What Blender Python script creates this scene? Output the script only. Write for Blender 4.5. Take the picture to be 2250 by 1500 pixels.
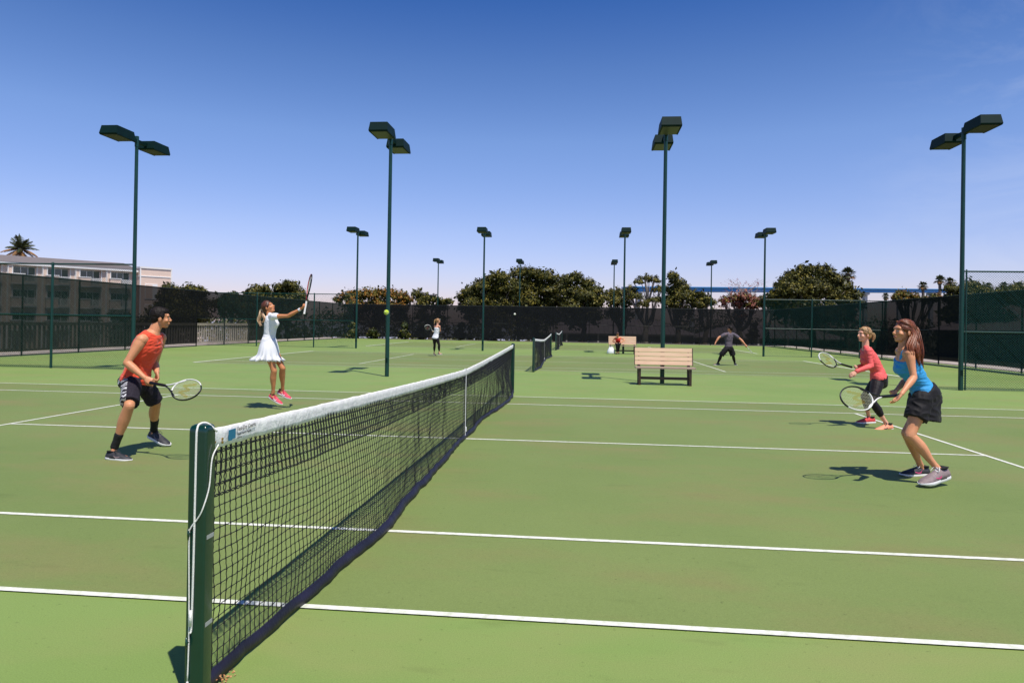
import bpy, math, random
import numpy as np
from mathutils import Vector, Matrix, noise, Quaternion
R = math.radians
random.seed(7); rng = np.random.default_rng(7)
for o in list(bpy.data.objects): bpy.data.objects.remove(o)
S = bpy.context.scene
COL = S.collection

# ------------------------------------------------------------------ camera
YAW, PIT, ROL, FPX = -0.0983484, 0.00504244, 0.01640916, 1547.08
CAM = Vector((1.49247, -3.58467, 1.50256))
cy, sy, cp, sp = math.cos(YAW), math.sin(YAW), math.cos(PIT), math.sin(PIT)
FW = Vector((sy*cp, cy*cp, sp)); r0 = Vector((cy, -sy, 0)); u0 = r0.cross(FW)
RT = math.cos(ROL)*r0 + math.sin(ROL)*u0
UP = -math.sin(ROL)*r0 + math.cos(ROL)*u0
cd = bpy.data.cameras.new('camera'); cam = bpy.data.objects.new('camera', cd); COL.objects.link(cam)
cd.sensor_width = 36; cd.sensor_fit = 'HORIZONTAL'; cd.lens = 36*FPX/2250; cd.shift_y = -45.51/2250
cd.clip_start = .05; cd.clip_end = 6000
M = Matrix((RT, UP, -FW)).transposed().to_4x4(); M.translation = CAM
cam.matrix_world = M
S.camera = cam
def P(u, v, d):
    "a point of the place, given by its direction from the tripod and its distance in metres"
    return CAM + (FW + RT*((u-1125)/FPX) + UP*((704.49-v)/FPX))*d

# ------------------------------------------------------------------ light
SUNDIR = Vector((.63*math.cos(R(66)), -.776*math.cos(R(66)), math.sin(R(66)))).normalized()
W = bpy.data.worlds.new('World'); S.world = W; W.use_nodes = True
nt = W.node_tree; nt.nodes.clear()
sky = nt.nodes.new('ShaderNodeTexSky'); sky.sky_type = 'NISHITA'; sky.sun_disc = False
sky.sun_elevation = R(66); sky.sun_rotation = math.atan2(.63, -.776)
sky.altitude = 0; sky.air_density = 1.0; sky.dust_density = .6; sky.ozone_density = 3.0
sxyz = nt.nodes.new('ShaderNodeSeparateXYZ'); tcg = nt.nodes.new('ShaderNodeTexCoord'); nt.links.new(tcg.outputs['Generated'], sxyz.inputs[0])
trp = nt.nodes.new('ShaderNodeValToRGB'); te = trp.color_ramp.elements; te[0].position = 0; te[0].color = (.98, .78, 1.0, 1); te[1].position = 1.0; te[1].color = (.22, .30, .40, 1)
for q_, c_ in ((.045, (.98, .80, 1.0, 1)), (.13, (1.10, .90, 1.0, 1)), (.25, (1.12, .98, 1.02, 1)), (.34, (.90, .85, .93, 1)), (.44, (.60, .66, .84, 1)), (.6, (.30, .40, .55, 1))): e_ = te.new(q_); e_.color = c_
nt.links.new(sxyz.outputs['Z'], trp.inputs[0])
tmx = nt.nodes.new('ShaderNodeMix'); tmx.data_type = 'RGBA'; tmx.blend_type = 'MULTIPLY'; tmx.inputs['Factor'].default_value = 1
hsv = nt.nodes.new('ShaderNodeHueSaturation'); hsv.inputs['Hue'].default_value = .503; hsv.inputs['Saturation'].default_value = 1.15
gm = nt.nodes.new('ShaderNodeGamma'); gm.inputs['Gamma'].default_value = 1.15
# thin wisps high on the right
tc = nt.nodes.new('ShaderNodeTexCoord'); mp = nt.nodes.new('ShaderNodeMapping'); mp.inputs['Scale'].default_value = (2.2, 2.2, 6.5)
nz = nt.nodes.new('ShaderNodeTexNoise'); nz.inputs['Scale'].default_value = 1.7; nz.inputs['Detail'].default_value = 9; nz.inputs['Roughness'].default_value = .62; nz.inputs['Distortion'].default_value = .7
cr = nt.nodes.new('ShaderNodeValToRGB'); cr.color_ramp.elements[0].position = .47; cr.color_ramp.elements[1].position = .80
cr.color_ramp.elements[1].color = (.28, .28, .28, 1)
wm = nt.nodes.new('ShaderNodeMath'); wm.operation = 'MULTIPLY'; wr = nt.nodes.new('ShaderNodeMapRange'); wr.inputs[1].default_value = .30; wr.inputs[2].default_value = .56
nt.links.new(sxyz.outputs['X'], wr.inputs[0]); nt.links.new(wr.outputs[0], wm.inputs[1])
mx = nt.nodes.new('ShaderNodeMix'); mx.data_type = 'RGBA'; mx.inputs['B'].default_value = (7.5, 7.8, 8.6, 1)
bg = nt.nodes.new('ShaderNodeBackground'); bg.inputs['Strength'].default_value = .118
wo = nt.nodes.new('ShaderNodeOutputWorld')
L = nt.links.new
L(sky.outputs[0], gm.inputs[0]); L(gm.outputs[0], tmx.inputs['A']); L(trp.outputs[0], tmx.inputs['B']); L(tmx.outputs['Result'], hsv.inputs['Color']); L(hsv.outputs[0], mx.inputs['A'])
L(tc.outputs['Generated'], mp.inputs[0]); L(mp.outputs[0], nz.inputs['Vector']); L(nz.outputs['Fac'], cr.inputs[0]); L(cr.outputs[0], wm.inputs[0]); L(wm.outputs[0], mx.inputs['Factor'])
L(mx.outputs['Result'], bg.inputs[0]); L(bg.outputs[0], wo.inputs[0])
sl = bpy.data.lights.new('sun', 'SUN'); sl.energy = 5.0; sl.angle = R(.5); sl.color = (1, .945, .86)
so = bpy.data.objects.new('sun', sl); COL.objects.link(so); so.rotation_euler = (-SUNDIR).to_track_quat('-Z', 'Y').to_euler(); so.location = (0, 0, 30)
S.view_settings.view_transform = 'Standard'; S.view_settings.look = 'None'; S.view_settings.exposure = 0; S.view_settings.gamma = 1

# ------------------------------------------------------------------ materials
def mat(name, col, rough=.6, var=0, scale=6, col2=None, bump=0, bscale=60, sheen=0, spec=.5, metal=0, island=0, sss=0, stretch=None, coat=0, trans=0):
    m = bpy.data.materials.new(name); m.use_nodes = True; n = m.node_tree; b = n.nodes['Principled BSDF']
    b.inputs['Base Color'].default_value = (*col, 1); b.inputs['Roughness'].default_value = rough
    b.inputs['Specular IOR Level'].default_value = spec; b.inputs['Metallic'].default_value = metal
    if sheen: b.inputs['Sheen Weight'].default_value = sheen; b.inputs['Sheen Roughness'].default_value = .45
    if coat: b.inputs['Coat Weight'].default_value = coat; b.inputs['Coat Roughness'].default_value = .15
    if sss: b.inputs['Subsurface Weight'].default_value = sss; b.inputs['Subsurface Radius'].default_value = (.012, .005, .003); b.inputs['Subsurface Scale'].default_value = 1.0
    tcn = n.nodes.new('ShaderNodeTexCoord'); vec = tcn.outputs['Object']
    if stretch:
        mpn = n.nodes.new('ShaderNodeMapping'); mpn.inputs['Scale'].default_value = stretch; n.links.new(vec, mpn.inputs[0]); vec = mpn.outputs[0]
    if col2 is not None or var:
        c2 = col2 if col2 is not None else tuple(max(0, c*(1-var)) for c in col)
        mxn = n.nodes.new('ShaderNodeMix'); mxn.data_type = 'RGBA'
        mxn.inputs['A'].default_value = (*col, 1); mxn.inputs['B'].default_value = (*c2, 1)
        if island:
            g = n.nodes.new('ShaderNodeNewGeometry'); n.links.new(g.outputs['Random Per Island'], mxn.inputs['Factor'])
        else:
            t = n.nodes.new('ShaderNodeTexNoise'); t.inputs['Scale'].default_value = scale; t.inputs['Detail'].default_value = 6; t.inputs['Roughness'].default_value = .6
            n.links.new(vec, t.inputs['Vector'])
            rp = n.nodes.new('ShaderNodeValToRGB'); rp.color_ramp.elements[0].position = .35; rp.color_ramp.elements[1].position = .68
            n.links.new(t.outputs['Fac'], rp.inputs[0]); n.links.new(rp.outputs[0], mxn.inputs['Factor'])
        n.links.new(mxn.outputs['Result'], b.inputs['Base Color'])
    if bump:
        t2 = n.nodes.new('ShaderNodeTexNoise'); t2.inputs['Scale'].default_value = bscale; t2.inputs['Detail'].default_value = 4; n.links.new(vec, t2.inputs['Vector'])
        bp = n.nodes.new('ShaderNodeBump'); bp.inputs['Strength'].default_value = bump; bp.inputs['Distance'].default_value = .01
        n.links.new(t2.outputs['Fac'], bp.inputs['Height']); n.links.new(bp.outputs[0], b.inputs['Normal'])
    if trans:
        tn = n.nodes.new('ShaderNodeBsdfTransparent'); ms = n.nodes.new('ShaderNodeMixShader'); ms.inputs[0].default_value = trans
        n.links.new(b.outputs[0], ms.inputs[1]); n.links.new(tn.outputs[0], ms.inputs[2]); n.links.new(ms.outputs[0], n.nodes['Material Output'].inputs[0])
    return m
def court_mat(name, a, b2, c3):
    m = bpy.data.materials.new(name); m.use_nodes = True; n = m.node_tree; b = n.nodes['Principled BSDF']
    tcn = n.nodes.new('ShaderNodeTexCoord')
    def ns(sc, det, st=None):
        v = tcn.outputs['Object']
        if st:
            q = n.nodes.new('ShaderNodeMapping'); q.inputs['Scale'].default_value = st; n.links.new(v, q.inputs[0]); v = q.outputs[0]
        t = n.nodes.new('ShaderNodeTexNoise'); t.inputs['Scale'].default_value = sc; t.inputs['Detail'].default_value = det; t.inputs['Roughness'].default_value = .6; n.links.new(v, t.inputs['Vector']); return t.outputs['Fac']
    def ramp(f, lo, hi):
        q = n.nodes.new('ShaderNodeMapRange'); q.inputs[1].default_value = lo; q.inputs[2].default_value = hi; n.links.new(f, q.inputs[0]); return q.outputs[0]
    def mixc(f, A, B):
        q = n.nodes.new('ShaderNodeMix'); q.data_type = 'RGBA'; n.links.new(f, q.inputs['Factor'])
        for k, v in (('A', A), ('B', B)):
            if isinstance(v, tuple): q.inputs[k].default_value = (*v, 1)
            else: n.links.new(v, q.inputs[k])
        return q.outputs['Result']
    c = mixc(ramp(ns(.22, 5), .38, .66), a, b2)
    c = mixc(ramp(ns(.5, 6, (1, 2.2, 1)), .48, .70), c, c3)
    q = n.nodes.new('ShaderNodeMix'); q.data_type = 'RGBA'; q.blend_type = 'MULTIPLY'; q.inputs['Factor'].default_value = 1
    g = n.nodes.new('ShaderNodeMapRange'); g.inputs[1].default_value = .3; g.inputs[2].default_value = .7; g.inputs[3].default_value = .82; g.inputs[4].default_value = 1.16; n.links.new(ns(160, 3), g.inputs[0])
    n.links.new(c, q.inputs['A']); n.links.new(g.outputs[0], q.inputs['B'])
    sc_ = n.nodes.new('ShaderNodeMapRange'); sc_.inputs[1].default_value = .60; sc_.inputs[2].default_value = .72; sc_.inputs[3].default_value = 1; sc_.inputs[4].default_value = .86; n.links.new(ns(1.3, 9, (1, 3.5, 1)), sc_.inputs[0])
    q2 = n.nodes.new('ShaderNodeMix'); q2.data_type = 'RGBA'; q2.blend_type = 'MULTIPLY'; q2.inputs['Factor'].default_value = 1; n.links.new(q.outputs['Result'], q2.inputs['A']); n.links.new(sc_.outputs[0], q2.inputs['B'])
    sp_ = n.nodes.new('ShaderNodeMapRange'); sp_.inputs[1].default_value = .66; sp_.inputs[2].default_value = .72; sp_.inputs[3].default_value = 1; sp_.inputs[4].default_value = .70; n.links.new(ns(26, 3), sp_.inputs[0])
    q3 = n.nodes.new('ShaderNodeMix'); q3.data_type = 'RGBA'; q3.blend_type = 'MULTIPLY'; q3.inputs['Factor'].default_value = 1; n.links.new(q2.outputs['Result'], q3.inputs['A']); n.links.new(sp_.outputs[0], q3.inputs['B'])
    n.links.new(q3.outputs['Result'], b.inputs['Base Color'])
    b.inputs['Roughness'].default_value = .72; b.inputs['Specular IOR Level'].default_value = .22; b.inputs['Specular Tint'].default_value = (1, .97, .66, 1)
    b.inputs['Sheen Weight'].default_value = .06; b.inputs['Sheen Roughness'].default_value = .3; b.inputs['Sheen Tint'].default_value = (.95, 1, .62, 1)
    bp = n.nodes.new('ShaderNodeBump'); bp.inputs['Strength'].default_value = .3; bp.inputs['Distance'].default_value = .003
    n.links.new(ns(220, 3), bp.inputs['Height']); n.links.new(bp.outputs[0], b.inputs['Normal'])
    return m
MT = dict(
 court=court_mat('court_paint_outer', (.218,.305,.088), (.180,.268,.070), (.232,.275,.090)),
 play=court_mat('court_paint_inner', (.182,.236,.074), (.150,.208,.060), (.205,.206,.077)),
 line=mat('line_paint', (.84,.83,.76), .6, col2=(.58,.61,.48), scale=22, bump=.2, bscale=200),
 soil=mat('ground_soil', (.055,.07,.025), .9, col2=(.12,.10,.065), scale=.25, bump=.5, bscale=6),
 concrete=mat('pale_concrete', (.40,.34,.30), .85, col2=(.32,.27,.23), scale=2, bump=.2),
 post=mat('green_post_paint', (.001,.034,.022), .28, col2=(.001,.024,.015), scale=5, bump=.12, bscale=35, coat=.4),
 pole=mat('green_pole_paint', (.001,.046,.038), .35, col2=(.001,.034,.029), scale=3, bump=.1, bscale=40),
 black=mat('black_post', (.008,.009,.009), .5),
 screen=mat('windscreen_fabric', (.007,.008,.010), .9, col2=(.010,.011,.013), scale=3, trans=.045, spec=.1),
 screenl=mat('windscreen_fabric_left', (.007,.0075,.008), .9, trans=.072, spec=.1),
 screenr=mat('windscreen_fabric_right', (.007,.008,.009), .9, trans=.04, spec=.1),
 screenhem=mat('windscreen_hem', (.05,.055,.06), .7),
 chain=mat('chain_wire', (.004,.06,.045), .4),
 chainb=mat('chain_wire_black', (.006,.008,.008), .5),
 netblk=mat('net_cord', (.008,.008,.010), .6),
 netband=mat('net_bottom_vinyl', (.014,.011,.032), .5, col2=(.005,.005,.008), scale=3, bump=.5, bscale=25),
 canvas=mat('white_canvas', (.90,.89,.87), .75, col2=(.72,.70,.71), scale=16, bump=.45, bscale=45),
 white=mat('white_paint', (.8,.79,.77), .6, col2=(.7,.68,.65), scale=2),
 cord=mat('white_cord', (.8,.79,.75), .6, bump=.4, bscale=300),
 tape=mat('grey_tape', (.35,.36,.36), .5),
 labelblue=mat('label_blue', (.008,.16,.30), .4), ink=mat('label_ink', (.05,.05,.06), .6),
 brass=mat('brass', (.45,.28,.08), .4, metal=.8),
 wood=mat('bench_slat_recycled', (.80,.56,.37), .55, col2=(.72,.48,.31), scale=3, stretch=(1,8,8), bump=.25, bscale=30),
 woodtop=mat('bench_seat_plank', (.42,.30,.24), .6, col2=(.34,.24,.19), scale=3, stretch=(1,8,8), bump=.25),
 brown=mat('bench_frame_brown', (.055,.026,.018), .5, col2=(.04,.02,.013), scale=6),
 lens=mat('lamp_lens', (.020,.017,.004), .4, col2=(.02,.02,.008), scale=6), lampbox=mat('lamp_housing', (.001,.018,.017), .6, col2=(.001,.013,.012), scale=4, spec=.15),
 bridge=mat('bridge_blue', (.07,.30,.66), .6), pier=mat('pier_concrete', (.62,.60,.62), .8),
 wall=mat('stucco_beige', (.86,.66,.54), .85, col2=(.80,.61,.50), scale=.8, bump=.2, bscale=30),
 trim=mat('white_trim', (.90,.87,.84), .6), glass=mat('dark_window_glass', (.012,.016,.028), .08, spec=.9),
 curtain=mat('curtain', (.10,.10,.08), .8), roofg=mat('grey_shingles', (.20,.17,.165), .85, col2=(.14,.12,.12), scale=3, stretch=(1,1,6), bump=.6, bscale=4),
 roofp=mat('metal_roof_pinkgrey', (.38,.30,.31), .55, col2=(.31,.25,.26), scale=1.2), wallb=mat('house_wall', (.22,.18,.15), .85, col2=(.17,.14,.12), scale=1),
 picket=mat('picket_paint', (.40,.36,.30), .7, col2=(.32,.29,.25), scale=2),
 water=mat('bay_water', (.02,.10,.20), .12, bump=.4, bscale=1.2),
 bark=mat('bark', (.20,.16,.12), .9, col2=(.12,.09,.07), scale=5, bump=.8, bscale=14),
 palebark=mat('pale_bark', (.42,.36,.31), .9, col2=(.30,.25,.21), scale=5, bump=.8, bscale=14),
 leafA=mat('leaf_dark_olive', (.085,.088,.014), .5, col2=(.016,.020,.004), spec=.25, island=1, sheen=0),
 leafB=mat('leaf_olive', (.26,.215,.034), .5, col2=(.035,.038,.006), spec=.25, island=1),
 leafC=mat('leaf_brown_gold', (.45,.20,.03), .5, col2=(.10,.06,.010), spec=.25, island=1),
 leafR=mat('leaf_rust', (.35,.095,.06), .6, col2=(.12,.05,.03), island=1),
 leafP=mat('blossom_pink', (.45,.13,.16), .6, col2=(.20,.06,.07), island=1),
 palm=mat('palm_green', (.075,.085,.025), .5, col2=(.03,.04,.014), island=1), palmdry=mat('palm_dry', (.34,.17,.05), .7, col2=(.15,.07,.025), island=1),
 litter=mat('dry_leaf', (.35,.13,.04), .8, col2=(.60,.35,.16), island=1),
 ball=mat('ball_felt', (.58,.74,.06), .9, col2=(.45,.60,.04), scale=60, bump=.5, bscale=500), ballw=mat('ball_pale_felt', (.8,.82,.7), .9),
 bag=mat('white_plastic_bag', (.82,.83,.84), .4, bump=.6, bscale=14),
 bush=mat('bush_leaf', (.05,.08,.018), .6, col2=(.015,.022,.008), island=1),
)

# ------------------------------------------------------------------ mesh tools
def V(*a): return Vector(a)
class MB:
    def __init__(s): s.v = []; s.f = []; s.m = []; s.k = 0
    def add(s, vs, fs, mi=None):
        b = len(s.v); s.v += [tuple(x) for x in vs]; s.f += [tuple(i+b for i in f) for f in fs]; s.m += [s.k if mi is None else mi]*len(fs)
    def box(s, c, h, rot=None, taper=1, mi=None):
        vs = []
        for dz in (-1, 1):
            t = taper if dz > 0 else 1
            for dx, dy in ((-1,-1),(1,-1),(1,1),(-1,1)):
                p = Vector((dx*h[0]*t, dy*h[1]*t, dz*h[2]))
                if rot is not None: p = rot @ p
                vs.append(p + Vector(c))
        s.add(vs, [(0,3,2,1),(4,5,6,7),(0,1,5,4),(1,2,6,5),(2,3,7,6),(3,0,4,7)], mi)
    def beam(s, a, b, w, h, up=V(0,0,1), mi=None):
        a = Vector(a); b = Vector(b); d = (b-a); l = d.length; d.normalize(); x = d.cross(up)
        if x.length < 1e-4: x = d.cross(V(1,0,0))
        x.normalize(); z = x.cross(d)
        s.box((a+b)/2, (w/2, l/2, h/2), Matrix((x, d, z)).transposed(), mi=mi)
    def tube(s, pts, rad, n=10, cap=True, side=None, mi=None):
        "rad: float, list of float or list of (rx, ry); side: reference lateral axis"
        pts = [Vector(p) for p in pts]; m = len(pts)
        rr = [rad]*m if isinstance(rad, (int, float, tuple)) else list(rad)
        T = []
        for i in range(m):
            d = pts[min(i+1, m-1)] - pts[max(i-1, 0)]
            T.append(d.normalized() if d.length > 1e-9 else V(0,0,1))
        x = None; vs = []
        for i in range(m):
            if side is not None:
                sd = side[i] if isinstance(side, list) else side
                x = (sd - T[i]*sd.dot(T[i])).normalized()
            elif x is None:
                x = T[i].orthogonal().normalized()
            else: x = (x - T[i]*x.dot(T[i])).normalized()
            y = T[i].cross(x)
            rx, ry = rr[i] if isinstance(rr[i], (tuple, list)) else (rr[i], rr[i])
            for k in range(n):
                a = 2*math.pi*(k+.5)/n if n == 4 else 2*math.pi*k/n
                vs.append(pts[i] + x*(rx*math.cos(a)) + y*(ry*math.sin(a)))
        fs = [(i*n+k, i*n+(k+1) % n, (i+1)*n+(k+1) % n, (i+1)*n+k) for i in range(m-1) for k in range(n)]
        if cap: fs += [tuple(range(n-1, -1, -1)), tuple(range((m-1)*n, m*n))]
        s.add(vs, fs, mi)
    def ell(s, c, r, F=None, n=14, mi=None):
        "ellipsoid; F = 3x3 frame (columns)"
        vs = []; fs = []; nr = n//2
        F = F or Matrix.Identity(3)
        for i in range(nr+1):
            ph = math.pi*i/nr
            for k in range(n):
                a = 2*math.pi*k/n
                vs.append(Vector(c) + F @ V(r[0]*math.sin(ph)*math.cos(a), r[1]*math.sin(ph)*math.sin(a), r[2]*math.cos(ph)))
        for i in range(nr):
            for k in range(n):
                fs.append((i*n+k, (i+1)*n+k, (i+1)*n+(k+1) % n, i*n+(k+1) % n))
        s.add(vs, fs, mi)
    def mesh(s, name, mats, smooth=False):
        me = bpy.data.meshes.new(name); me.from_pydata(s.v, [], s.f)
        for m in (mats if isinstance(mats, list) else [mats]): me.materials.append(m)
        if any(s.m): me.polygons.foreach_set('material_index', s.m)
        if smooth: me.polygons.foreach_set('use_smooth', [True]*len(me.polygons))
        me.update(); return me
    def obj(s, name, mats, parent=None, smooth=False, sharp=None):
        o = bpy.data.objects.new(name, s.mesh(name, mats, smooth))
        COL.objects.link(o); 
        if parent is not None:
            o.parent = parent; o.matrix_parent_inverse = PINV(parent)
        if sharp is not None and smooth:
            try: o.data.set_sharp_from_angle(angle=R(sharp))
            except Exception: pass
        return o
def PINV(p):
    "everything is modelled in place: the inverse of where the parent stands now"
    if p.parent is not None or p.type != 'EMPTY': return Matrix.Identity(4)
    return (Matrix.Translation(p.location) @ p.rotation_euler.to_matrix().to_4x4()).inverted()
def tag(o, label, cat=None, group=None, kind=None):
    if label: o['label'] = label
    if cat: o['category'] = cat
    if group: o['group'] = group
    if kind: o['kind'] = kind
    return o
def thing(name, loc, label, cat, group=None):
    o = bpy.data.objects.new(name, None); COL.objects.link(o); o.location = loc; o.empty_display_size = .2
    return tag(o, label, cat, group)
def copy_tree(o, parent=None):
    c = o.copy(); COL.objects.link(c)
    if parent is not None: c.parent = parent; c.matrix_parent_inverse = o.matrix_parent_inverse.copy()
    for ch in [x for x in COL.objects if x.parent == o]: copy_tree(ch, c)
    return c
def struct(name, mb, m, label=None, smooth=False):
    o = mb.obj(name, m, smooth=smooth); o['kind'] = 'structure'
    if label: o['label'] = label
    return o
def lerp(a, b, t): return a + (b-a)*t
def smooth_pts(pts, n=6):
    "Catmull-Rom through points"
    p = [Vector(q) for q in pts]; p = [p[0]*2-p[1]] + p + [p[-1]*2-p[-2]]; out = []
    for i in range(1, len(p)-2):
        for k in range(n):
            t = k/n; a, b, c, d = p[i-1], p[i], p[i+1], p[i+2]
            out.append(.5*((2*b) + (c-a)*t + (2*a-5*b+4*c-d)*t*t + (3*b-a-3*c+d)*t**3))
    out.append(p[-2]); return out

# ------------------------------------------------------------------ the setting
LX, RX, BY = -19.6, 17.7, 57.6      # left fence, right fence, back fence
Y1, Y2 = 15.5, 35.2                 # rows of lamp posts between the courts
SP = 19.6                           # spacing of the courts
def gz(x, y):
    d = max(0, LX-3-x, x-RX-3, y-BY-3, -14-y)
    t = min(1, d/30); return -2.6*t*t*(3-2*t)
g = MB(); xs = [-900,-500,-300,-200,-140,-100,-80,-60,-50,-42,-36,-31,-27,-24,-22,-21] + list(range(-20, 20, 4)) + [20,21,23,26,30,35,41,48,56,70,90,130,200,300,500,900]
ys = [-300,-120,-60,-30,-18,-12] + list(range(-8, 60, 4)) + [60.5,62,65,69,74,80,88,95,110,140,200,300,500,900,1600]
for y in ys:
    for x in xs: g.v.append((x, y, gz(x, y)-.012))
nx = len(xs)
for j in range(len(ys)-1):
    for i in range(nx-1): g.f.append((j*nx+i, j*nx+i+1, (j+1)*nx+i+1, (j+1)*nx+i)); g.m.append(0)
struct('ground', g, MT['soil'], 'bare earth and grass outside the tennis court fences', smooth=True)
def sheet(x0, x1, y0, y1, z): 
    m = MB(); m.add([(x0,y0,z),(x1,y0,z),(x1,y1,z),(x0,y1,z)], [(0,1,2,3)]); return m
w = sheet(-900, 12, 112, 1500, -2.35); struct('water', w, MT['water'])
p = MB()
p.add([(LX-3,-14,-.006),(RX+3,-14,-.006),(RX+3,BY+3,-.006),(LX-3,BY+3,-.006)], [(0,1,2,3)])
struct('path', p, MT['concrete'], 'pale concrete walk around the court fences')
struct('court_surface', sheet(LX-.35, RX+.35, -13, BY+.3, 0.0), MT['court'], 'light green acrylic hard court surround')
ln = MB(); z = .008
def strip(x0, y0, x1, y1, wd):
    if abs(x1-x0) > abs(y1-y0): ln.add([(x0,y0-wd/2,z),(x1,y0-wd/2,z),(x1,y0+wd/2,z),(x0,y0+wd/2,z)], [(0,1,2,3)])
    else: ln.add([(x0-wd/2,y0,z),(x0+wd/2,y0,z),(x0+wd/2,y1,z),(x0-wd/2,y1,z)], [(0,1,2,3)])
for k in range(3):
    y0 = k*SP
    struct('playing_area', sheet(-11.9, 11.9, y0, y0+10.973, .004), MT['play'], ['olive green playing area of the nearest court','olive green playing area of the middle court','olive green playing area of the far court'][k])
    for yy in (0, 1.372, 9.601, 10.973): strip(-11.885, y0+yy, 11.885, y0+yy, .05)
    e = .025
    for s_ in (-1, 1):
        strip(s_*6.4, y0+1.372+e, s_*6.4, y0+9.601-e, .05); strip(s_*11.86, y0+e, s_*11.86, y0+1.372-e, .1)
        strip(s_*11.86, y0+1.372+e, s_*11.86, y0+9.601-e, .1); strip(s_*11.86, y0+9.601+e, s_*11.86, y0+10.973-e, .1)
    strip(-6.375, y0+5.486, 6.375, y0+5.486, .05)
struct('court_lines', ln, MT['line'], 'white painted lines of the three tennis courts')

# ------------------------------------------------------------------ the nets
YN0, YN1 = -.865, 11.84
def ntop(y): return .905 + .150*(abs(y-5.486)/6.4)**1.25
bx = [(-.87,0),(-.3,.02),(.4,.05),(1.4,.11),(2.0,.07),(2.6,.05),(4.0,.03),(5.0,.0),(6,.02),(7.2,-.03),(7.9,.0),(8.7,.07),(10,.12),(11,.08),(11.84,.02)]
BXY = np.array(bx)
def npos(y, s, ribs=True):
    zt = ntop(y)-.05; zb = .035; zz = zt + (zb-zt)*s
    b = float(np.interp(y, BXY[:, 0], BXY[:, 1]))
    xx = b*s**2 + .045*math.sin(math.pi*s)*math.sin(y*.9+.6)
    xx += .022*s*noise.noise(V(y*2.2, s*2.0, 3.1)) + .010*noise.noise(V(y*7, s*6, 9))*s
    xx *= min(1, .06+abs(y-5.486)/1.1)
    yy = y + .016*noise.noise(V(y*5, s*5, 1.7)) + .05*s*(1-s)*noise.noise(V(y*1.1, s*3, 5))
    zz += .010*noise.noise(V(y*3, s*5, 7.7))*(1-abs(2*s-1)) 
    return V(xx, yy, zz)
def make_net():
    t = thing('tennis_net', (0, 5.486, 0), 'black mesh tennis net with white top band on the nearest court', 'net', 'tennis nets')
    m = MB(); pitch = .0445; ny = int((YN1-YN0)/pitch); nz_ = 21
    ysn = [YN0+.01+(YN1-YN0-.02)*i/ny for i in range(ny+1)]
    G = [[npos(y, k/nz_) for k in range(nz_+1)] for y in ysn]
    r = .0023; kn = .0040
    def strand(pts, knots, off=V(0,0,0), rr=r):
        P_ = []; Q = []
        for i, p_ in enumerate(pts):
            P_.append(p_ + off*0.15); Q.append(kn if knots else rr)
            if i < len(pts)-1:
                mid = (p_+pts[i+1])/2 + off + V(.0016*random.uniform(-1,1), .0028*random.uniform(-1,1), .0022*random.uniform(-1,1))
                P_.append(lerp(p_, pts[i+1], .16)+off*.5); Q.append(rr)
                P_.append(mid); Q.append(rr)
                P_.append(lerp(p_, pts[i+1], .84)+off*.5); Q.append(rr)
        m.tube(P_, Q, 4, cap=False)
    dbl = 5
    for i in range(ny+1):
        strand(G[i][dbl:], True)
        for sgn in (-1, 1): strand(G[i][:dbl+1], True, V(0, .0075*sgn, 0), .0029)
    for k in range(nz_+1):
        row = [G[i][k] for i in range(ny+1)]
        if k <= dbl:
            for sgn in (-1, 1): strand(row, True, V(0, 0, .0045*sgn), .0028)
        elif k < nz_: strand(row, True)
    m.obj('netting', MT['netblk'], t, smooth=True)
    # top band
    b = MB(); n = 620; rows = []
    prof = [(.0,.030),(.0055,.024),(.0065,.0),(.006,-.030),(.0035,-.052),(-.0035,-.052),(-.006,-.03),(-.0065,0),(-.0055,.024)]
    for i in range(n+1):
        y = YN0-.012+(YN1-YN0+.024)*i/n; zt = ntop(y)-.026
        for j, (dx, dz) in enumerate(prof):
            w_ = .0022*noise.noise(V(y*26, dz*30, j*.3)) + .002*noise.noise(V(y*70, dz*20, 4))
            b.v.append((dx + w_*(1 if dx >= 0 else -1) + .004*noise.noise(V(y*3, 0, 0)), y, zt+dz*1.0 + .004*noise.noise(V(y*9, j*.15, 2))))
    q = len(prof)
    for i in range(n):
        for j in range(q): b.f.append((i*q+j, i*q+(j+1) % q, (i+1)*q+(j+1) % q, (i+1)*q+j)); b.m.append(0)
    b.f += [tuple(range(q)), tuple(range(n*q+q-1, n*q-1, -1))]; b.m += [0, 0]
    band = b.obj('top_band', MT['canvas'], t, smooth=True)
    # maker's label, printed on the band near the post
    lb = MB(); y0, y1 = -.735, -.665
    zc = ntop(-.7)-.035
    lb.box((.0125, (y0+y1)/2, zc), (.0008, .030, .021)); lb.box((.0125, (y0+y1)/2-.014, zc-.0235), (.0006,.016,.002))
    lb.obj('label_emblem', MT['labelblue'], band)
    for txt, yy, zz, sz in (('Fast-Dry Courts', -.655, ntop(-.6)-.026, .026), ('Tennis & Sports Supplies', -.655, ntop(-.6)-.044, .013), ('tennis nets', -.655, ntop(-.6)-.058, .010)):
        c = bpy.data.curves.new('t', 'FONT'); c.body = txt; c.size = sz; c.extrude = .0004
        to = bpy.data.objects.new('tmp', c); COL.objects.link(to); bpy.context.view_layer.update()
        me = bpy.data.meshes.new_from_object(to.evaluated_get(bpy.context.evaluated_depsgraph_get())); bpy.data.objects.remove(to)
        me.transform(Matrix.Translation((.0130, yy, zz)) @ Matrix(((0,0,1,0),(1,0,0,0),(0,1,0,0),(0,0,0,1))))
        me.materials.clear(); me.materials.append(MT['ink'])
        o = bpy.data.objects.new('label_text', me); COL.objects.link(o); o.parent = band
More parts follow.
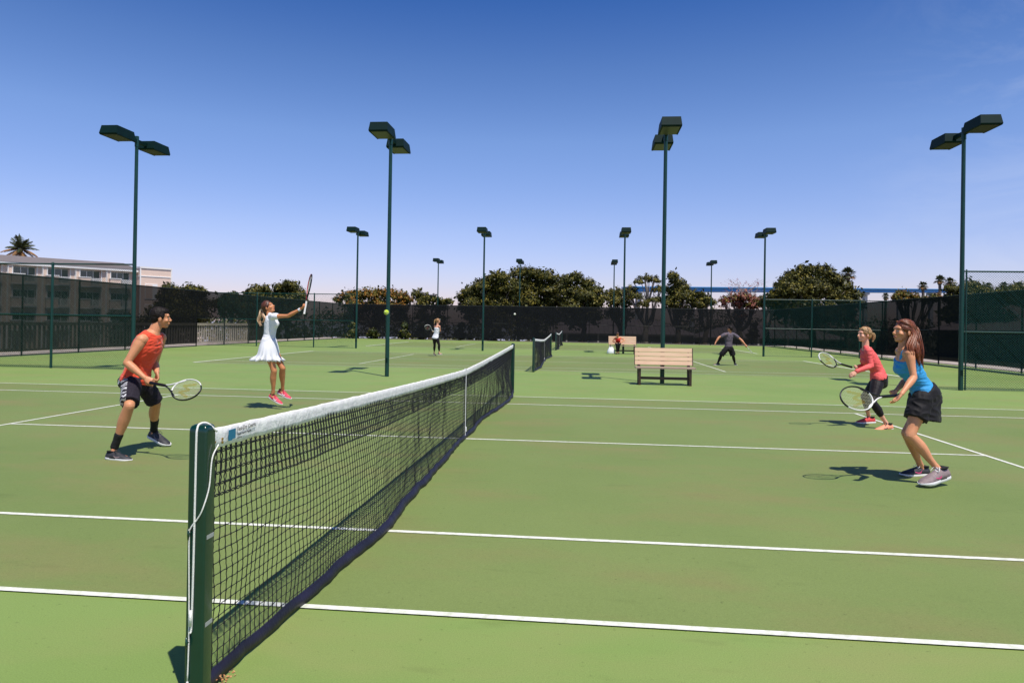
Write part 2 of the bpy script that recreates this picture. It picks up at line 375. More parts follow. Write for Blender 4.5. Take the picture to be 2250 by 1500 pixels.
    for yy, dz in ((-.835,-.052),(-.775,-.046),(-.774,-.06)):
        gm_ = MB(); gm_.tube([(.008,yy,ntop(yy)+dz),(.011,yy,ntop(yy)+dz)], .006, 10); gm_.obj('grommet', MT['brass'], band)
    # bottom band
    b = MB(); n = 420
    for i in range(n+1):
        y = YN0-.01+(YN1-YN0+.02)*i/n; c = npos(y, 1.0)
        lean = .012 + .022*max(0, noise.noise(V(y*1.6, 2, 2))) + .016*math.sin(math.pi*min(1, max(0, (y+.5)/5)))
        for (a, h) in ((-.004, .030), (.004+lean*.3, .028), (lean+.006, -.002), (lean+.008, -.024), (lean-.002, -.026), (lean*.6-.008, 0)):
            b.v.append((c.x + a + .004*noise.noise(V(y*14, h*30, 1)), y, max(.003, c.z + h + .008*noise.noise(V(y*4, h*9, 8)))))
    q = 6
    for i in range(n):
        for j in range(q): b.f.append((i*q+j, i*q+(j+1) % q, (i+1)*q+(j+1) % q, (i+1)*q+j)); b.m.append(0)
    b.f += [tuple(range(q)), tuple(range(n*q+q-1, n*q-1, -1))]; b.m += [0, 0]
    b.obj('bottom_band', MT['netband'], t, smooth=True)
    # centre strap
    c = MB(); pts = [V(.011+npos(5.486, s).x, 5.486, lerp(ntop(5.486)+.006, .03, s)) for s in np.linspace(0, 1, 12)]
    c.tube(pts, [(.025, .0018)]*12, 8, side=V(0,1,0)); pts2 = [p_-V(.022,0,0) for p_ in pts]; c.tube(pts2, [(.025,.0018)]*12, 8, side=V(0,1,0))
    c.box((0, 5.486, ntop(5.486)+.008), (.013,.025,.002)); c.box((.02, 5.486, .13), (.006,.012,.03))
    c.obj('centre_strap', MT['canvas'], t)
    # side cords
    for yy in (YN0, YN1):
        c = MB(); c.tube([npos(yy, s) for s in np.linspace(0, 1, 14)], .0035, 6); c.obj('side_cord', MT['netblk'], t)
    return t
def post_mesh(m, cx, cy_, h=1.085, w=.0375):
    rc = .010; prof = []
    for sx, sy_, a0 in ((1,1,0),(-1,1,90),(-1,-1,180),(1,-1,270)):
        for k in range(5):
            a = R(a0+k*22.5); prof.append((sx*(w-rc)+rc*math.cos(a), sy_*(w-rc)+rc*math.sin(a)))
    lv = [(0,1),(h-.03,1),(h-.016,.97),(h-.006,.86),(h,.62)]
    for zz, s_ in lv:
        for x, y in prof: m.v.append((cx+x*s_, cy_+y*s_, zz))
    q = len(prof)
    for i in range(len(lv)-1):
        for j in range(q): m.f.append((i*q+j, i*q+(j+1) % q, (i+1)*q+(j+1) % q, (i+1)*q+j)); m.m.append(0)
    m.f += [tuple(range(q))[::-1], tuple(range((len(lv)-1)*q, len(lv)*q))]; m.m += [0, 0]
net1 = make_net()
def make_post(label, cord=True):
    t = thing('net_post', (0, 0, 0), label, 'post', 'net posts')
    m = MB(); post_mesh(m, 0, 0); pm = m.obj('post', MT['post'], t, smooth=True, sharp=35)
    c = MB()
    if cord:
        c.tube(smooth_pts([(.045,.03,1.052),(.02,.0,1.088),(0,-.02,1.088),(-.002,-.036,1.07),(-.002,-.0415,1.02),(-.003,-.0415,.8),(-.005,-.0415,.5),(-.008,-.042,.30),(-.010,-.046,.27)], 5), .0042, 8)
        c.tube(smooth_pts([(.052,.03,1.0),(.045,-.005,.95),(.043,-.02,.84),(.03,-.041,.76),(.01,-.0415,.72),(-.018,-.044,.68),(-.022,-.046,.64),(-.020,-.0415,.40),(-.018,-.0415,.23),(-.020,-.043,.08)], 5), .0030, 8)
        c.tube([(-.010,-.046,.36),(-.010,-.047,.30)], .006, 8); c.ell((-.020,-.043,.075), (.005,.005,.008))
        c.obj('tension_cord', MT['cord'], t, smooth=True)
        for zz in (.66, .235):
            k = MB(); k.tube([(-.02,-.036,zz),(-.02,-.055,zz)], .004, 8); k.tube([(-.022,-.053,zz-.022),(-.020,-.055,zz),(-.022,-.053,zz+.022)], [.003,.005,.003], 8); k.obj('cleat', MT['post'], t, smooth=True)
        for zz, hh in ((.640,.008),(.295,.008)): k = MB(); k.box((.0383,.004,zz), (.0007,.026,hh)); k.obj('tape_mark', MT['tape'], t)
    else:
        c.tube([(0,.04,1.02),(-.02,.042,.9),(-.02,.041,.3)], .004, 6); c.obj('tension_cord', MT['cord'], t)
    return t
pst = make_post('near dark green square net post with white cord, closest to the viewer'); pst.location = (-.006, -.905, 0)
pf = make_post('far dark green net post at the end of the nearest net', False); pf.location = (.0, 11.885, 0)
def place_nets():
    for k, (la, lp, lq) in enumerate((('black tennis net with white band on the middle court, sagging between two posts', 'near green post of the middle court net', 'far green post of the middle court net'),
                                  ('small distant tennis net on the farthest court', 'near green post of the farthest court net', 'far green post of the farthest court net'))):
        n = copy_tree(net1); n.location = (0, 5.486+SP*(k+1), 0); n['label'] = la
        for src, lab, y in ((pf, lp, -.905), (pf, lq, 11.885)):
            q = copy_tree(src); q.location = (0, y+SP*(k+1), 0); q['label'] = lab
place_nets()
lt = MB()
for i in range(150):
    a = abs(random.gauss(0, .05)); ang = random.uniform(0, 6.28)
    c = V(.012+a*math.cos(ang)*.6, -.80+a*math.sin(ang)*1.3, .004+max(0, .035-a*.5)*random.random())
    Q = Matrix.Rotation(random.uniform(0, 6.28), 3, 'Z') @ Matrix.Rotation(random.uniform(-.9, .9), 3, 'X'); s_ = random.uniform(.004, .010)
    lt.add([c+Q@V(-s_,0,0), c+Q@V(0,-s_*.6,0), c+Q@V(s_,0,0), c+Q@V(0,s_*.6,0)], [(0,1,2,3)])
o = lt.obj('leaf_litter', MT['litter']); tag(o, 'small heap of dry brown leaves at the foot of the near net post', kind='stuff')

# ------------------------------------------------------------------ fences
def chain(m, a, b, z0, z1, pitch, r, n=3):
    "diamond mesh: two families of diagonal wires"
    a = Vector(a); b = Vector(b); Ln = (b-a).length; d = (b-a)/Ln; nrm = d.cross(V(0,0,1)); H = z1-z0
    k = -int(H/pitch)-1
    while k*pitch < Ln:
        s0 = k*pitch; 
        for sg in (1, -1):
            t0, t1 = s0, s0+H
            if sg > 0: q0, q1 = (t0, z0), (t1, z1)
            else: q0, q1 = (t0, z1), (t1, z0)
            (xa, za), (xb, zb) = q0, q1
            if xa < 0: za += (zb-za)*(-xa)/(xb-xa); xa = 0
            if xb > Ln: zb = za+(zb-za)*(Ln-xa)/(xb-xa); xb = Ln
            if xb-xa > .02:
                off = nrm*(r*.9*sg)
                m.tube([a+d*xa+V(0,0,za)+off, a+d*xb+V(0,0,zb)+off], r, n, cap=False)
        k += 1
def divider(label, a, b, posts, mid, H=3.05, r=.0030, pitch=.064, end_post=(True, True)):
    a = V(*a); b = V(*b); t = thing('chain_link_fence', (a+b)/2, label, 'fence', 'green chain-link dividers between courts')
    d = (b-a).normalized(); Ln = (b-a).length
    for s_ in posts:
        m = MB(); q = a+d*s_; pr = .036 if s_ > .12 else .020; m.tube([q, q+V(0,0,H+.03)], pr, 14); m.ell(q+V(0,0,H+.03), (pr*1.1,pr*1.1,.025), n=12); m.obj('post', MT['pole'], t, smooth=True, sharp=40)
    m = MB(); m.tube([a+V(0,0,H), b+V(0,0,H)], .021, 10); m.obj('top_rail', MT['pole'], t, smooth=True, sharp=40)
    m = MB(); m.tube([a+V(0,0,mid), b+V(0,0,mid)], .019, 10); m.obj('mid_rail', MT['pole'], t, smooth=True, sharp=40)
    m = MB(); chain(m, a, b, .03, H+.03, pitch, r); m.tube([a+V(0,0,.03), b+V(0,0,.03)], r*1.5, 4)
    m.obj('wire_mesh', MT['chain'], t)
    return t
divider('near green chain-link divider at left, crossing in front of the dark screened fence', (-20.5, 15.62, 0), (-11.38, 15.62, 0), (.25, 3.55, 6.55), 1.56)
divider('green chain-link divider at far right edge, beside the tall lamp post near the viewer', (11.27, 15.56, 0), (18.2, 15.56, 0), (.05, 3.2, 6.2), 1.50)
divider('distant chain-link divider at left with thin green posts, behind the jumping player', (-19.5, 35.3, 0), (-11.35, 35.3, 0), (2.4, 5.8), 1.55, pitch=.10, r=.0028)
divider('distant chain-link divider at right with thin green posts, behind the player in coral', (11.3, 35.3, 0), (17.6, 35.3, 0), (2.4, 4.85), 1.50, pitch=.10, r=.0028)
def screen_fence(label, a, b, spacing, gap=(), H=3.05):
    a = V(*a); b = V(*b); t = thing('windscreen_fence', (a+b)/2, label, 'fence', 'dark screened fences round the courts')
    d = (b-a).normalized(); Ln = (b-a).length; n = round(Ln/spacing); nrm = d.cross(V(0,0,1))
    for i in range(n+1):
        m = MB(); q = a+d*(Ln*i/n); m.tube([q, q+V(0,0,H+.05)], .033, 12); m.obj('post', MT['black'], t, smooth=True, sharp=40)
    for nm, zz, rr in (('top_rail', H, .024), ('mid_rail', 1.55, .02), ('bottom_rail', .05, .014)):
        m = MB(); m.tube([a+V(0,0,zz), b+V(0,0,zz)], rr, 8); m.obj(nm, MT['black'], t, smooth=True, sharp=40)
    for i in range(n):
        s0, s1 = Ln*i/n, Ln*(i+1)/n
        m = MB(); z0 = .17 if not any(g0 < (s0+s1)/2 < g1 for g0, g1 in gap) else 1.56
        nu, nv = 12, 8
        for vv in range(nv+1):
            for uu in range(nu+1):
                s_ = s0+(s1-s0)*uu/nu; z_ = z0+(H+.02-z0)*vv/nv
                bow = .05*math.sin(math.pi*uu/nu)*math.sin(math.pi*vv/nv)*(.5+noise.noise(V(s_*.4, z_*.6, Ln)))
                m.v.append(tuple(a+d*s_+nrm*(.045-bow)*SIDE[0]+V(0,0,z_+(.02*math.sin(math.pi*uu/nu) if vv == 0 else 0))))
        for vv in range(nv):
            for uu in range(nu): q = vv*(nu+1)+uu; m.f.append((q,q+1,q+nu+2,q+nu+1)); m.m.append(0)
        so_ = m.obj('windscreen', MT[SIDE[1]], t, smooth=True)
        hm = MB(); hm.beam(a+d*s0+nrm*.048*SIDE[0]+V(0,0,H+.022), a+d*s1+nrm*.048*SIDE[0]+V(0,0,H+.022), .006, .022); hm.obj('hem', MT['screenhem'], so_)
    return t
SIDE = [1, 'screenl']
fl_ = screen_fence('long dark screened fence on the left, running away beside the hotel', (LX, 9.0, 0), (LX, BY, 0), 3.04, gap=((25.5, 30.2),))
SIDE[1] = 'screen'
fb_ = screen_fence('dark screened fence across the back of the far court', (LX, BY, 0), (RX, BY, 0), 3.1)
SIDE[1] = 'screenr'
fr_ = screen_fence('long dark screened fence on the right, running away behind the two women', (RX, BY, 0), (RX, 12.0, 0), 3.04)
# bare mesh where a lower screen is missing
m = MB(); chain(m, (LX, 34.4, 0), (LX, 39.6, 0), .05, 1.56, .09, .0025); m.obj('wire_mesh', MT['chainb'], fl_)
# white picket rail outside the left fence
pk = thing('picket_railing', (LX-1.6, 33, 0), 'pale picket railing outside the left fence, seen through the mesh', 'railing')
m = MB(); yy = 12.0
while yy < 46: m.box((LX-1.6, yy, .62), (.02, .052, .52)); yy += .26
m.obj('picket', MT['picket'], pk)
m = MB(); m.box((LX-1.6, 29, 1.20), (.06, 17, .07)); m.box((LX-1.6, 29, .10), (.04, 17, .04)); m.obj('rail', MT['picket'], pk)

# ------------------------------------------------------------------ lamp posts
def make_lamp():
    t = thing('lamp_post', (0,0,0), 'x', 'lamp post', 'twin-headed green lamp posts')
    m = MB(); m.tube([(0,0,0),(0,0,.02),(0,0,3),(0,0,6.65)], [.058,.058,.054,.047], 16); m.tube([(0,0,6.43),(0,0,6.73)], .058, 12)
    m.obj('pole', MT['pole'], t, smooth=True, sharp=40)
    m = MB(); m.box((0,-.058,.45), (.03,.006,.07)); m.obj('hand_hole_cover', MT['lampbox'], t)
    for s_ in (-1, 1):
        m = MB(); m.beam((0, s_*.05, 6.59), (0, s_*.46, 6.59), .07, .10); arm = m.obj('arm', MT['lampbox'], t)
        m = MB(); y0, y1 = .42, 1.25; zb, zt = 6.47, 6.72; w_ = .255; c = .05
        prof = [(y0, zb+.03), (y0+.02, zb), (y1-.02, zb), (y1, zb+.03), (y1-.06, zt), (y0+.05, zt)]
        vs = []
        for xx in (-1, 1):
            for (yy, zz) in prof: vs.append((xx*(w_-(.025 if zz > zb+.1 else 0)), s_*yy, zz))
        n = len(prof); fs = [(i, (i+1) % n, n+(i+1) % n, n+i) for i in range(n)] + [tuple(range(n))[::-1], tuple(range(n, 2*n))]
        if s_ > 0: fs = [f[::-1] for f in fs]
        m.add(vs, fs); h = m.obj('lamp_head', MT['lampbox'], t)
        m = MB(); m.box((0, s_*(y0+y1)/2, zb-.004), (.21, .36, .006)); m.obj('lens', MT['lens'], h)
        [(m := MB(), m.beam((x_, s_*y0+s_*.03, zb-.004), (x_, s_*(y1-.03), zb-.004), .03, .012), m.obj('lens_frame', MT['lampbox'], h)) for x_ in (-.235, .235)]
    return t
lp = make_lamp()
LL = [(-11.33,Y1,.0,'tall green lamp post at far left, beyond the man in orange'),(-3.85,Y1,0,'tall green lamp post beside the flying yellow ball'),(3.64,Y1-.15,0,'tall green lamp post standing behind the nearer bench'),(11.18,Y1,0,'tall green lamp post at right, at the end of the chain-link divider'),
      (-11.18,Y2,0,'mid-distance lamp post at the end of the left divider'),(-3.95,Y2,0,'mid-distance lamp post in front of the big dark tree mass'),(3.78,Y2,0,'mid-distance green lamp post behind the bench with the seated person'),(11.2,Y2,0,'mid-distance green lamp post, rightmost of its row, beside the pink tree'),
      (-11.25,BY+.45,0,'small distant lamp post, leftmost behind the back fence'),(-3.95,BY+.45,0,'small distant lamp post rising before the tallest tree, behind the back fence'),(4.25,BY+.45,0,'small distant lamp post behind the back fence, straight above the seated person'),(12.5,BY+.45,0,'small distant lamp post, rightmost behind the back fence, under the blue bridge')]
for i, (x, y, a, lab) in enumerate(LL):
    o = lp if i == 0 else copy_tree(lp); o.location = (x, y, 0); o['label'] = lab
    if i >= 8: o.scale = (1, 1, 1.065)

# ------------------------------------------------------------------ benches
def make_bench():
    t = thing('park_bench', (0,0,0), 'x', 'bench', 'slatted benches between the courts')
    w2_ = .74
    m = MB()
    for k in range(4):
        zc = .555+.112*k; yc = .17+.022*k
        m.box((0, yc, zc), (w2_, .017, .0495), Matrix.Rotation(R(-11), 3, 'X'))
    bk = m.obj('backrest', MT['wood'], t)
    m = MB()
    for k in range(3): m.box((.01, -.21+.135*k, .445), (w2_+.02, .062, .019))
    m.obj('seat', MT['woodtop'], t)
    for xx in (-.64, .64):
        m = MB(); m.box((xx, -.20, .213), (.028, .045, .213)); m.obj('leg', MT['brown'], t)
        m = MB(); m.beam((xx, .07, 0), (xx, .15, .5), .056, .075, V(1,0,0)); m.beam((xx, .175, .5), (xx, .275, .93), .05, .04, V(1,0,0)); m.obj('leg', MT['brown'], t)
        m = MB(); m.box((xx, -.06, .405), (.026, .20, .02)); m.obj('seat_support', MT['brown'], t)
        m = MB(); m.box((xx, -.06, .17), (.022, .11, .028)); m.obj('side_rail', MT['brown'], t)
    m = MB(); m.box((0, -.10, .175), (.61, .022, .035)); m.obj('stretcher', MT['brown'], t)
    for x_ in (-w2_-.008, w2_+.008): m = MB(); m.box((x_, .20, .72), (.006, .03, .235), Matrix.Rotation(R(-11), 3, 'X')); m.obj('end_trim', MT['brown'], t)
    return t
b1 = make_bench(); b1.location = (3.645, 14.98, 0); b1['label'] = 'empty slatted bench in front of the tall lamp post, nearer one'
b1.rotation_euler.z = R(0)
b2 = copy_tree(b1); b2.location = (3.72, 34.9, 0); b2['label'] = 'distant slatted bench with the seated person in red on it'

# ------------------------------------------------------------------ rackets
def racket(label, centre, butt, nrm, white_side=1, grip='black', gold=True, group='rackets in the players\' hands', red=False):
    "centre: middle of the head; butt: end of the grip"
    A = (centre-butt).normalized(); N = (nrm-A*nrm.dot(A)).normalized(); X = A.cross(N)
    F = Matrix((X, A, N)).transposed(); o = centre - A*.507
    T = lambda x, y, z=0: o + F @ V(x, y, z)
    t = thing('tennis_racket', T(0, .08), label, 'racket', group)
    m = MB(); pts = []; rad = []; n = 56; cyh = .507
    el = lambda a: (.130*math.cos(a), cyh + .176*math.sin(a))
    m.k = 0
    for i in range(n):
        a0 = 2*math.pi*i/n; a1 = 2*math.pi*(i+1)/n; am = (a0+a1)/2
        x0, y0 = el(a0); x1, y1 = el(a1)
        wht = (white_side*math.cos(am-.5) > .15) 
        m.tube([T(x0, y0), T(x1, y1)], (.0065, .011), 8, side=N.cross(T(x1,y1)-T(x0,y0)), cap=False, mi=(1 if wht else 0))
    for s_ in (-1, 1):
        q = smooth_pts([T(s_*.006, .215), T(s_*.020, .27), T(s_*.052, .33), T(s_*.088, .398), T(*el(math.pi/2-s_*(math.pi/2+.52)))], 4)
        m.tube(q, [(.0075, .011)]*len(q), 8, side=X, mi=(1 if s_*white_side > 0 else 0))
    fr = m.obj('frame', [MT['rk_black'], MT['rk_red'] if red else MT['rk_white']], t, smooth=True)
    m = MB(); m.tube([T(0, .0), T(0, .012), T(0, .014), T(0, .20), T(0, .215), T(0, .235)], [.0185, .0185, .0160, .0155, .0150, .011], 8); m.obj('grip', MT['rk_black'] if grip == 'black' else MT['white'], t)
    m = MB(); g2 = MB()
    for i in range(16):
        x = (i-7.5)*.0150; h = .171*math.sqrt(max(0, 1-(x/.127)**2))
        m.tube([T(x, cyh-h), T(x, cyh+h)], .0008, 4, cap=False)
    for i in range(19):
        y = (i-9)*.0175; h = .125*math.sqrt(max(0, 1-(y/.173)**2))
        m.tube([T(-h, cyh+y), T(h, cyh+y)], .0008, 4, cap=False)
    m.obj('strings', MT['rk_string'], t)
    if gold:
        # the stencilled letter on the string bed, painted on the strings it covers
        W_ = [(-1,.9),(-.52,-.9),(0,.55),(.52,-.9),(1,.9)]
        def inside(x, y):
            x /= .078; y /= .072
            if abs(y) > 1: return False
            for (x0, y0), (x1, y1) in zip(W_, W_[1:]):
                t_ = min(1, max(0, (y-y0)/(y1-y0)))
                if abs(x-(x0+(x1-x0)*t_)) < .19 and min(y0, y1)-.1 <= y <= max(y0, y1)+.1: return True
            return False
        st = .006
        for i in range(16):
            x = (i-7.5)*.0150
            for j in range(-16, 17):
                if inside(x, j*st): g2.tube([T(x, cyh+(j-.5)*st), T(x, cyh+(j+.5)*st)], .0015, 4)
        for i in range(19):
            y = (i-9)*.0175
            for j in range(-18, 19):
                if inside(j*st, y): g2.tube([T((j-.5)*st, cyh+y), T((j+.5)*st, cyh+y)], .0015, 4)
        g2.obj('string_stencil', MT['rk_gold'] if gold != 'red' else MT['rk_red'], t)
    return t, F, T
MT.update(rk_black=mat('racket_black', (.008,.008,.009), .3), rk_white=mat('racket_white', (.8,.79,.76), .3), rk_red=mat('racket_red', (.45,.02,.04), .3),
          rk_string=mat('racket_string', (.62,.62,.45), .4), rk_gold=mat('stencil_ink', (.42,.30,.06), .6))

# ------------------------------------------------------------------ people
def skin(name, c): return mat(name, c, .48, col2=tuple(x*.86 for x in c), scale=9, sss=.12, bump=.12, bscale=70, spec=.4)
MT.update(skin_m=skin('skin_tan', (.66,.29,.145)), skin_j=skin('skin_bronze', (.64,.26,.115)), skin_w=skin('skin_warm', (.72,.32,.165)), skin_c=skin('skin_fair', (.80,.40,.27)),
  lips=mat('lips', (.42,.10,.09), .4), eyew=mat('eye_white', (.75,.72,.70), .25), dark=mat('eye_dark', (.02,.012,.01), .3),
  hair_blk=mat('hair_black', (.010,.006,.005), .6, bump=.4, bscale=120, stretch=(1,1,.3), spec=.25), hair_aub=mat('hair_auburn', (.20,.055,.022), .38, col2=(.07,.018,.008), scale=22, stretch=(2,2,.4), bump=.5, bscale=60),
  hair_aubs=mat('hair_auburn_strand', (.30,.085,.030), .35, col2=(.10,.025,.010), island=1), hair_bln=mat('hair_blonde', (.50,.28,.11), .4, col2=(.20,.08,.03), scale=22, bump=.5, bscale=60),
  hair_blns=mat('hair_blonde_strand', (.72,.48,.24), .4, col2=(.30,.14,.06), island=1), hair_brn=mat('hair_brown', (.11,.035,.018), .38, col2=(.04,.012,.008), scale=22, bump=.5, bscale=60),
  hair_brns=mat('hair_highlight_strand', (.85,.62,.38), .4, col2=(.32,.15,.07), island=1),
  hair_brnd=mat('hair_chestnut_strand', (.20,.06,.03), .4, col2=(.07,.02,.012), island=1),
  orange=mat('orange_jersey', (.80,.075,.022), .75, col2=(.72,.055,.016), scale=5, bump=.25, bscale=160, sheen=.2), shorts_m=mat('charcoal_shorts', (.014,.011,.018), .85, col2=(.032,.027,.038), spec=.2, scale=70, bump=.3, bscale=200),
  blk=mat('black_fabric', (.008,.007,.009), .7, bump=.2, bscale=120, sheen=.05, spec=.25), blkl=mat('black_leggings', (.010,.007,.010), .6, bump=.1, bscale=60, sheen=.05, spec=.25), blue=mat('blue_tank', (.035,.33,.68), .65, col2=(.03,.29,.62), scale=4, bump=.2, bscale=150),
  coral=mat('coral_top', (.85,.12,.11), .7, col2=(.80,.10,.10), scale=4, bump=.25, bscale=150), whitef=mat('white_dress_fabric', (.80,.80,.84), .7, bump=.2, bscale=130), greyt=mat('grey_purple_tee', (.105,.085,.11), .8, bump=.3, bscale=100),
  redt=mat('red_top', (.80,.03,.02), .7), sock=mat('black_sock', (.010,.010,.011), .8), sole=mat('white_sole', (.80,.79,.78), .5), pinks=mat('pink_shoe_mesh', (.72,.055,.11), .6, col2=(.62,.04,.09), scale=30, bump=.3, bscale=200),
  reds=mat('red_shoe_mesh', (.60,.05,.045), .6, bump=.3, bscale=200), peach=mat('peach_shoe_mesh', (.80,.30,.17), .6, bump=.3, bscale=200), greys=mat('grey_shoe_mesh', (.27,.20,.20), .6, col2=(.20,.15,.16), scale=30, bump=.3, bscale=200), blks=mat('black_shoe_mesh', (.015,.015,.018), .6, col2=(.05,.05,.06), scale=12, bump=.3, bscale=200),
  magenta=mat('magenta_accent', (.45,.05,.14), .5))
# white zigzag flash down the side of the man's shorts
def zig():
    m = bpy.data.materials.new('zigzag_side_panel'); m.use_nodes = True; n = m.node_tree; b = n.nodes['Principled BSDF']; b.inputs['Roughness'].default_value = .7
    t = n.nodes.new('ShaderNodeTexCoord'); mp_ = n.nodes.new('ShaderNodeMapping'); mp_.inputs['Rotation'].default_value = (.5, .4, .3)
    w_ = n.nodes.new('ShaderNodeTexWave'); w_.bands_direction = 'Z'; w_.wave_profile = 'SAW'; w_.inputs['Scale'].default_value = 7; w_.inputs['Distortion'].default_value = 6; w_.inputs['Detail'].default_value = 1; w_.inputs['Detail Scale'].default_value = 2.2
    r_ = n.nodes.new('ShaderNodeValToRGB'); r_.color_ramp.interpolation = 'CONSTANT'; r_.color_ramp.elements[0].color = (.028,.025,.03,1); r_.color_ramp.elements[1].position = .60; r_.color_ramp.elements[1].color = (.55,.54,.56,1)
    n.links.new(t.outputs['Object'], mp_.inputs[0]); n.links.new(mp_.outputs[0], w_.inputs[0]); n.links.new(w_.outputs['Fac'], r_.inputs[0]); n.links.new(r_.outputs[0], b.inputs['Base Color']); return m
MT['zig'] = zig()

def remeshed(mb, name, mats, voxel, iters=4, fac=.5, wrinkle=0, wscale=14, regions=None, dirs=None, cut=None):
    me = mb.mesh('tmp', mats[0]); o = bpy.data.objects.new('tmp', me); COL.objects.link(o)
    r = o.modifiers.new('r', 'REMESH'); r.mode = 'VOXEL'; r.voxel_size = voxel; r.use_smooth_shade = True
    if iters: q = o.modifiers.new('s', 'SMOOTH'); q.factor = fac; q.iterations = iters
    bpy.context.view_layer.update()
    e = o.evaluated_get(bpy.context.evaluated_depsgraph_get()); nm = bpy.data.meshes.new_from_object(e); nm.name = name
    bpy.data.objects.remove(o); bpy.data.meshes.remove(me)
    nm.materials.clear()
    for k in mats: nm.materials.append(k)
    n = len(nm.vertices)
    if wrinkle:
        NN = [v.normal.copy() for v in nm.vertices]
        for v, nn in zip(nm.vertices, NN):
            c = v.co.copy(); q = Vector((c.x, c.y, c.z*1.7))*wscale
            f = noise.noise(q + V(3.3*noise.noise(q*.35), 0, 0)); f = 1-abs(f)*2.4
            v.co = c + nn*(wrinkle*(f*1.05 + .8*noise.noise(q*.4) + .35*noise.noise(q*2.3)))
    if regions:
        m = len(nm.polygons); cc = np.empty(m*3); nm.polygons.foreach_get('center', cc); cc = cc.reshape(-1, 3); idx = np.zeros(m, dtype=np.int32)
        for fn, mi in regions: idx[fn(cc)] = mi
        nm.polygons.foreach_set('material_index', idx)
    nm.polygons.foreach_set('use_smooth', [True]*len(nm.polygons)); nm.update()
    return nm
def link(name, me, parent):
    o = bpy.data.objects.new(name, me); COL.objects.link(o); o.parent = parent; o.matrix_parent_inverse = PINV(parent); return o

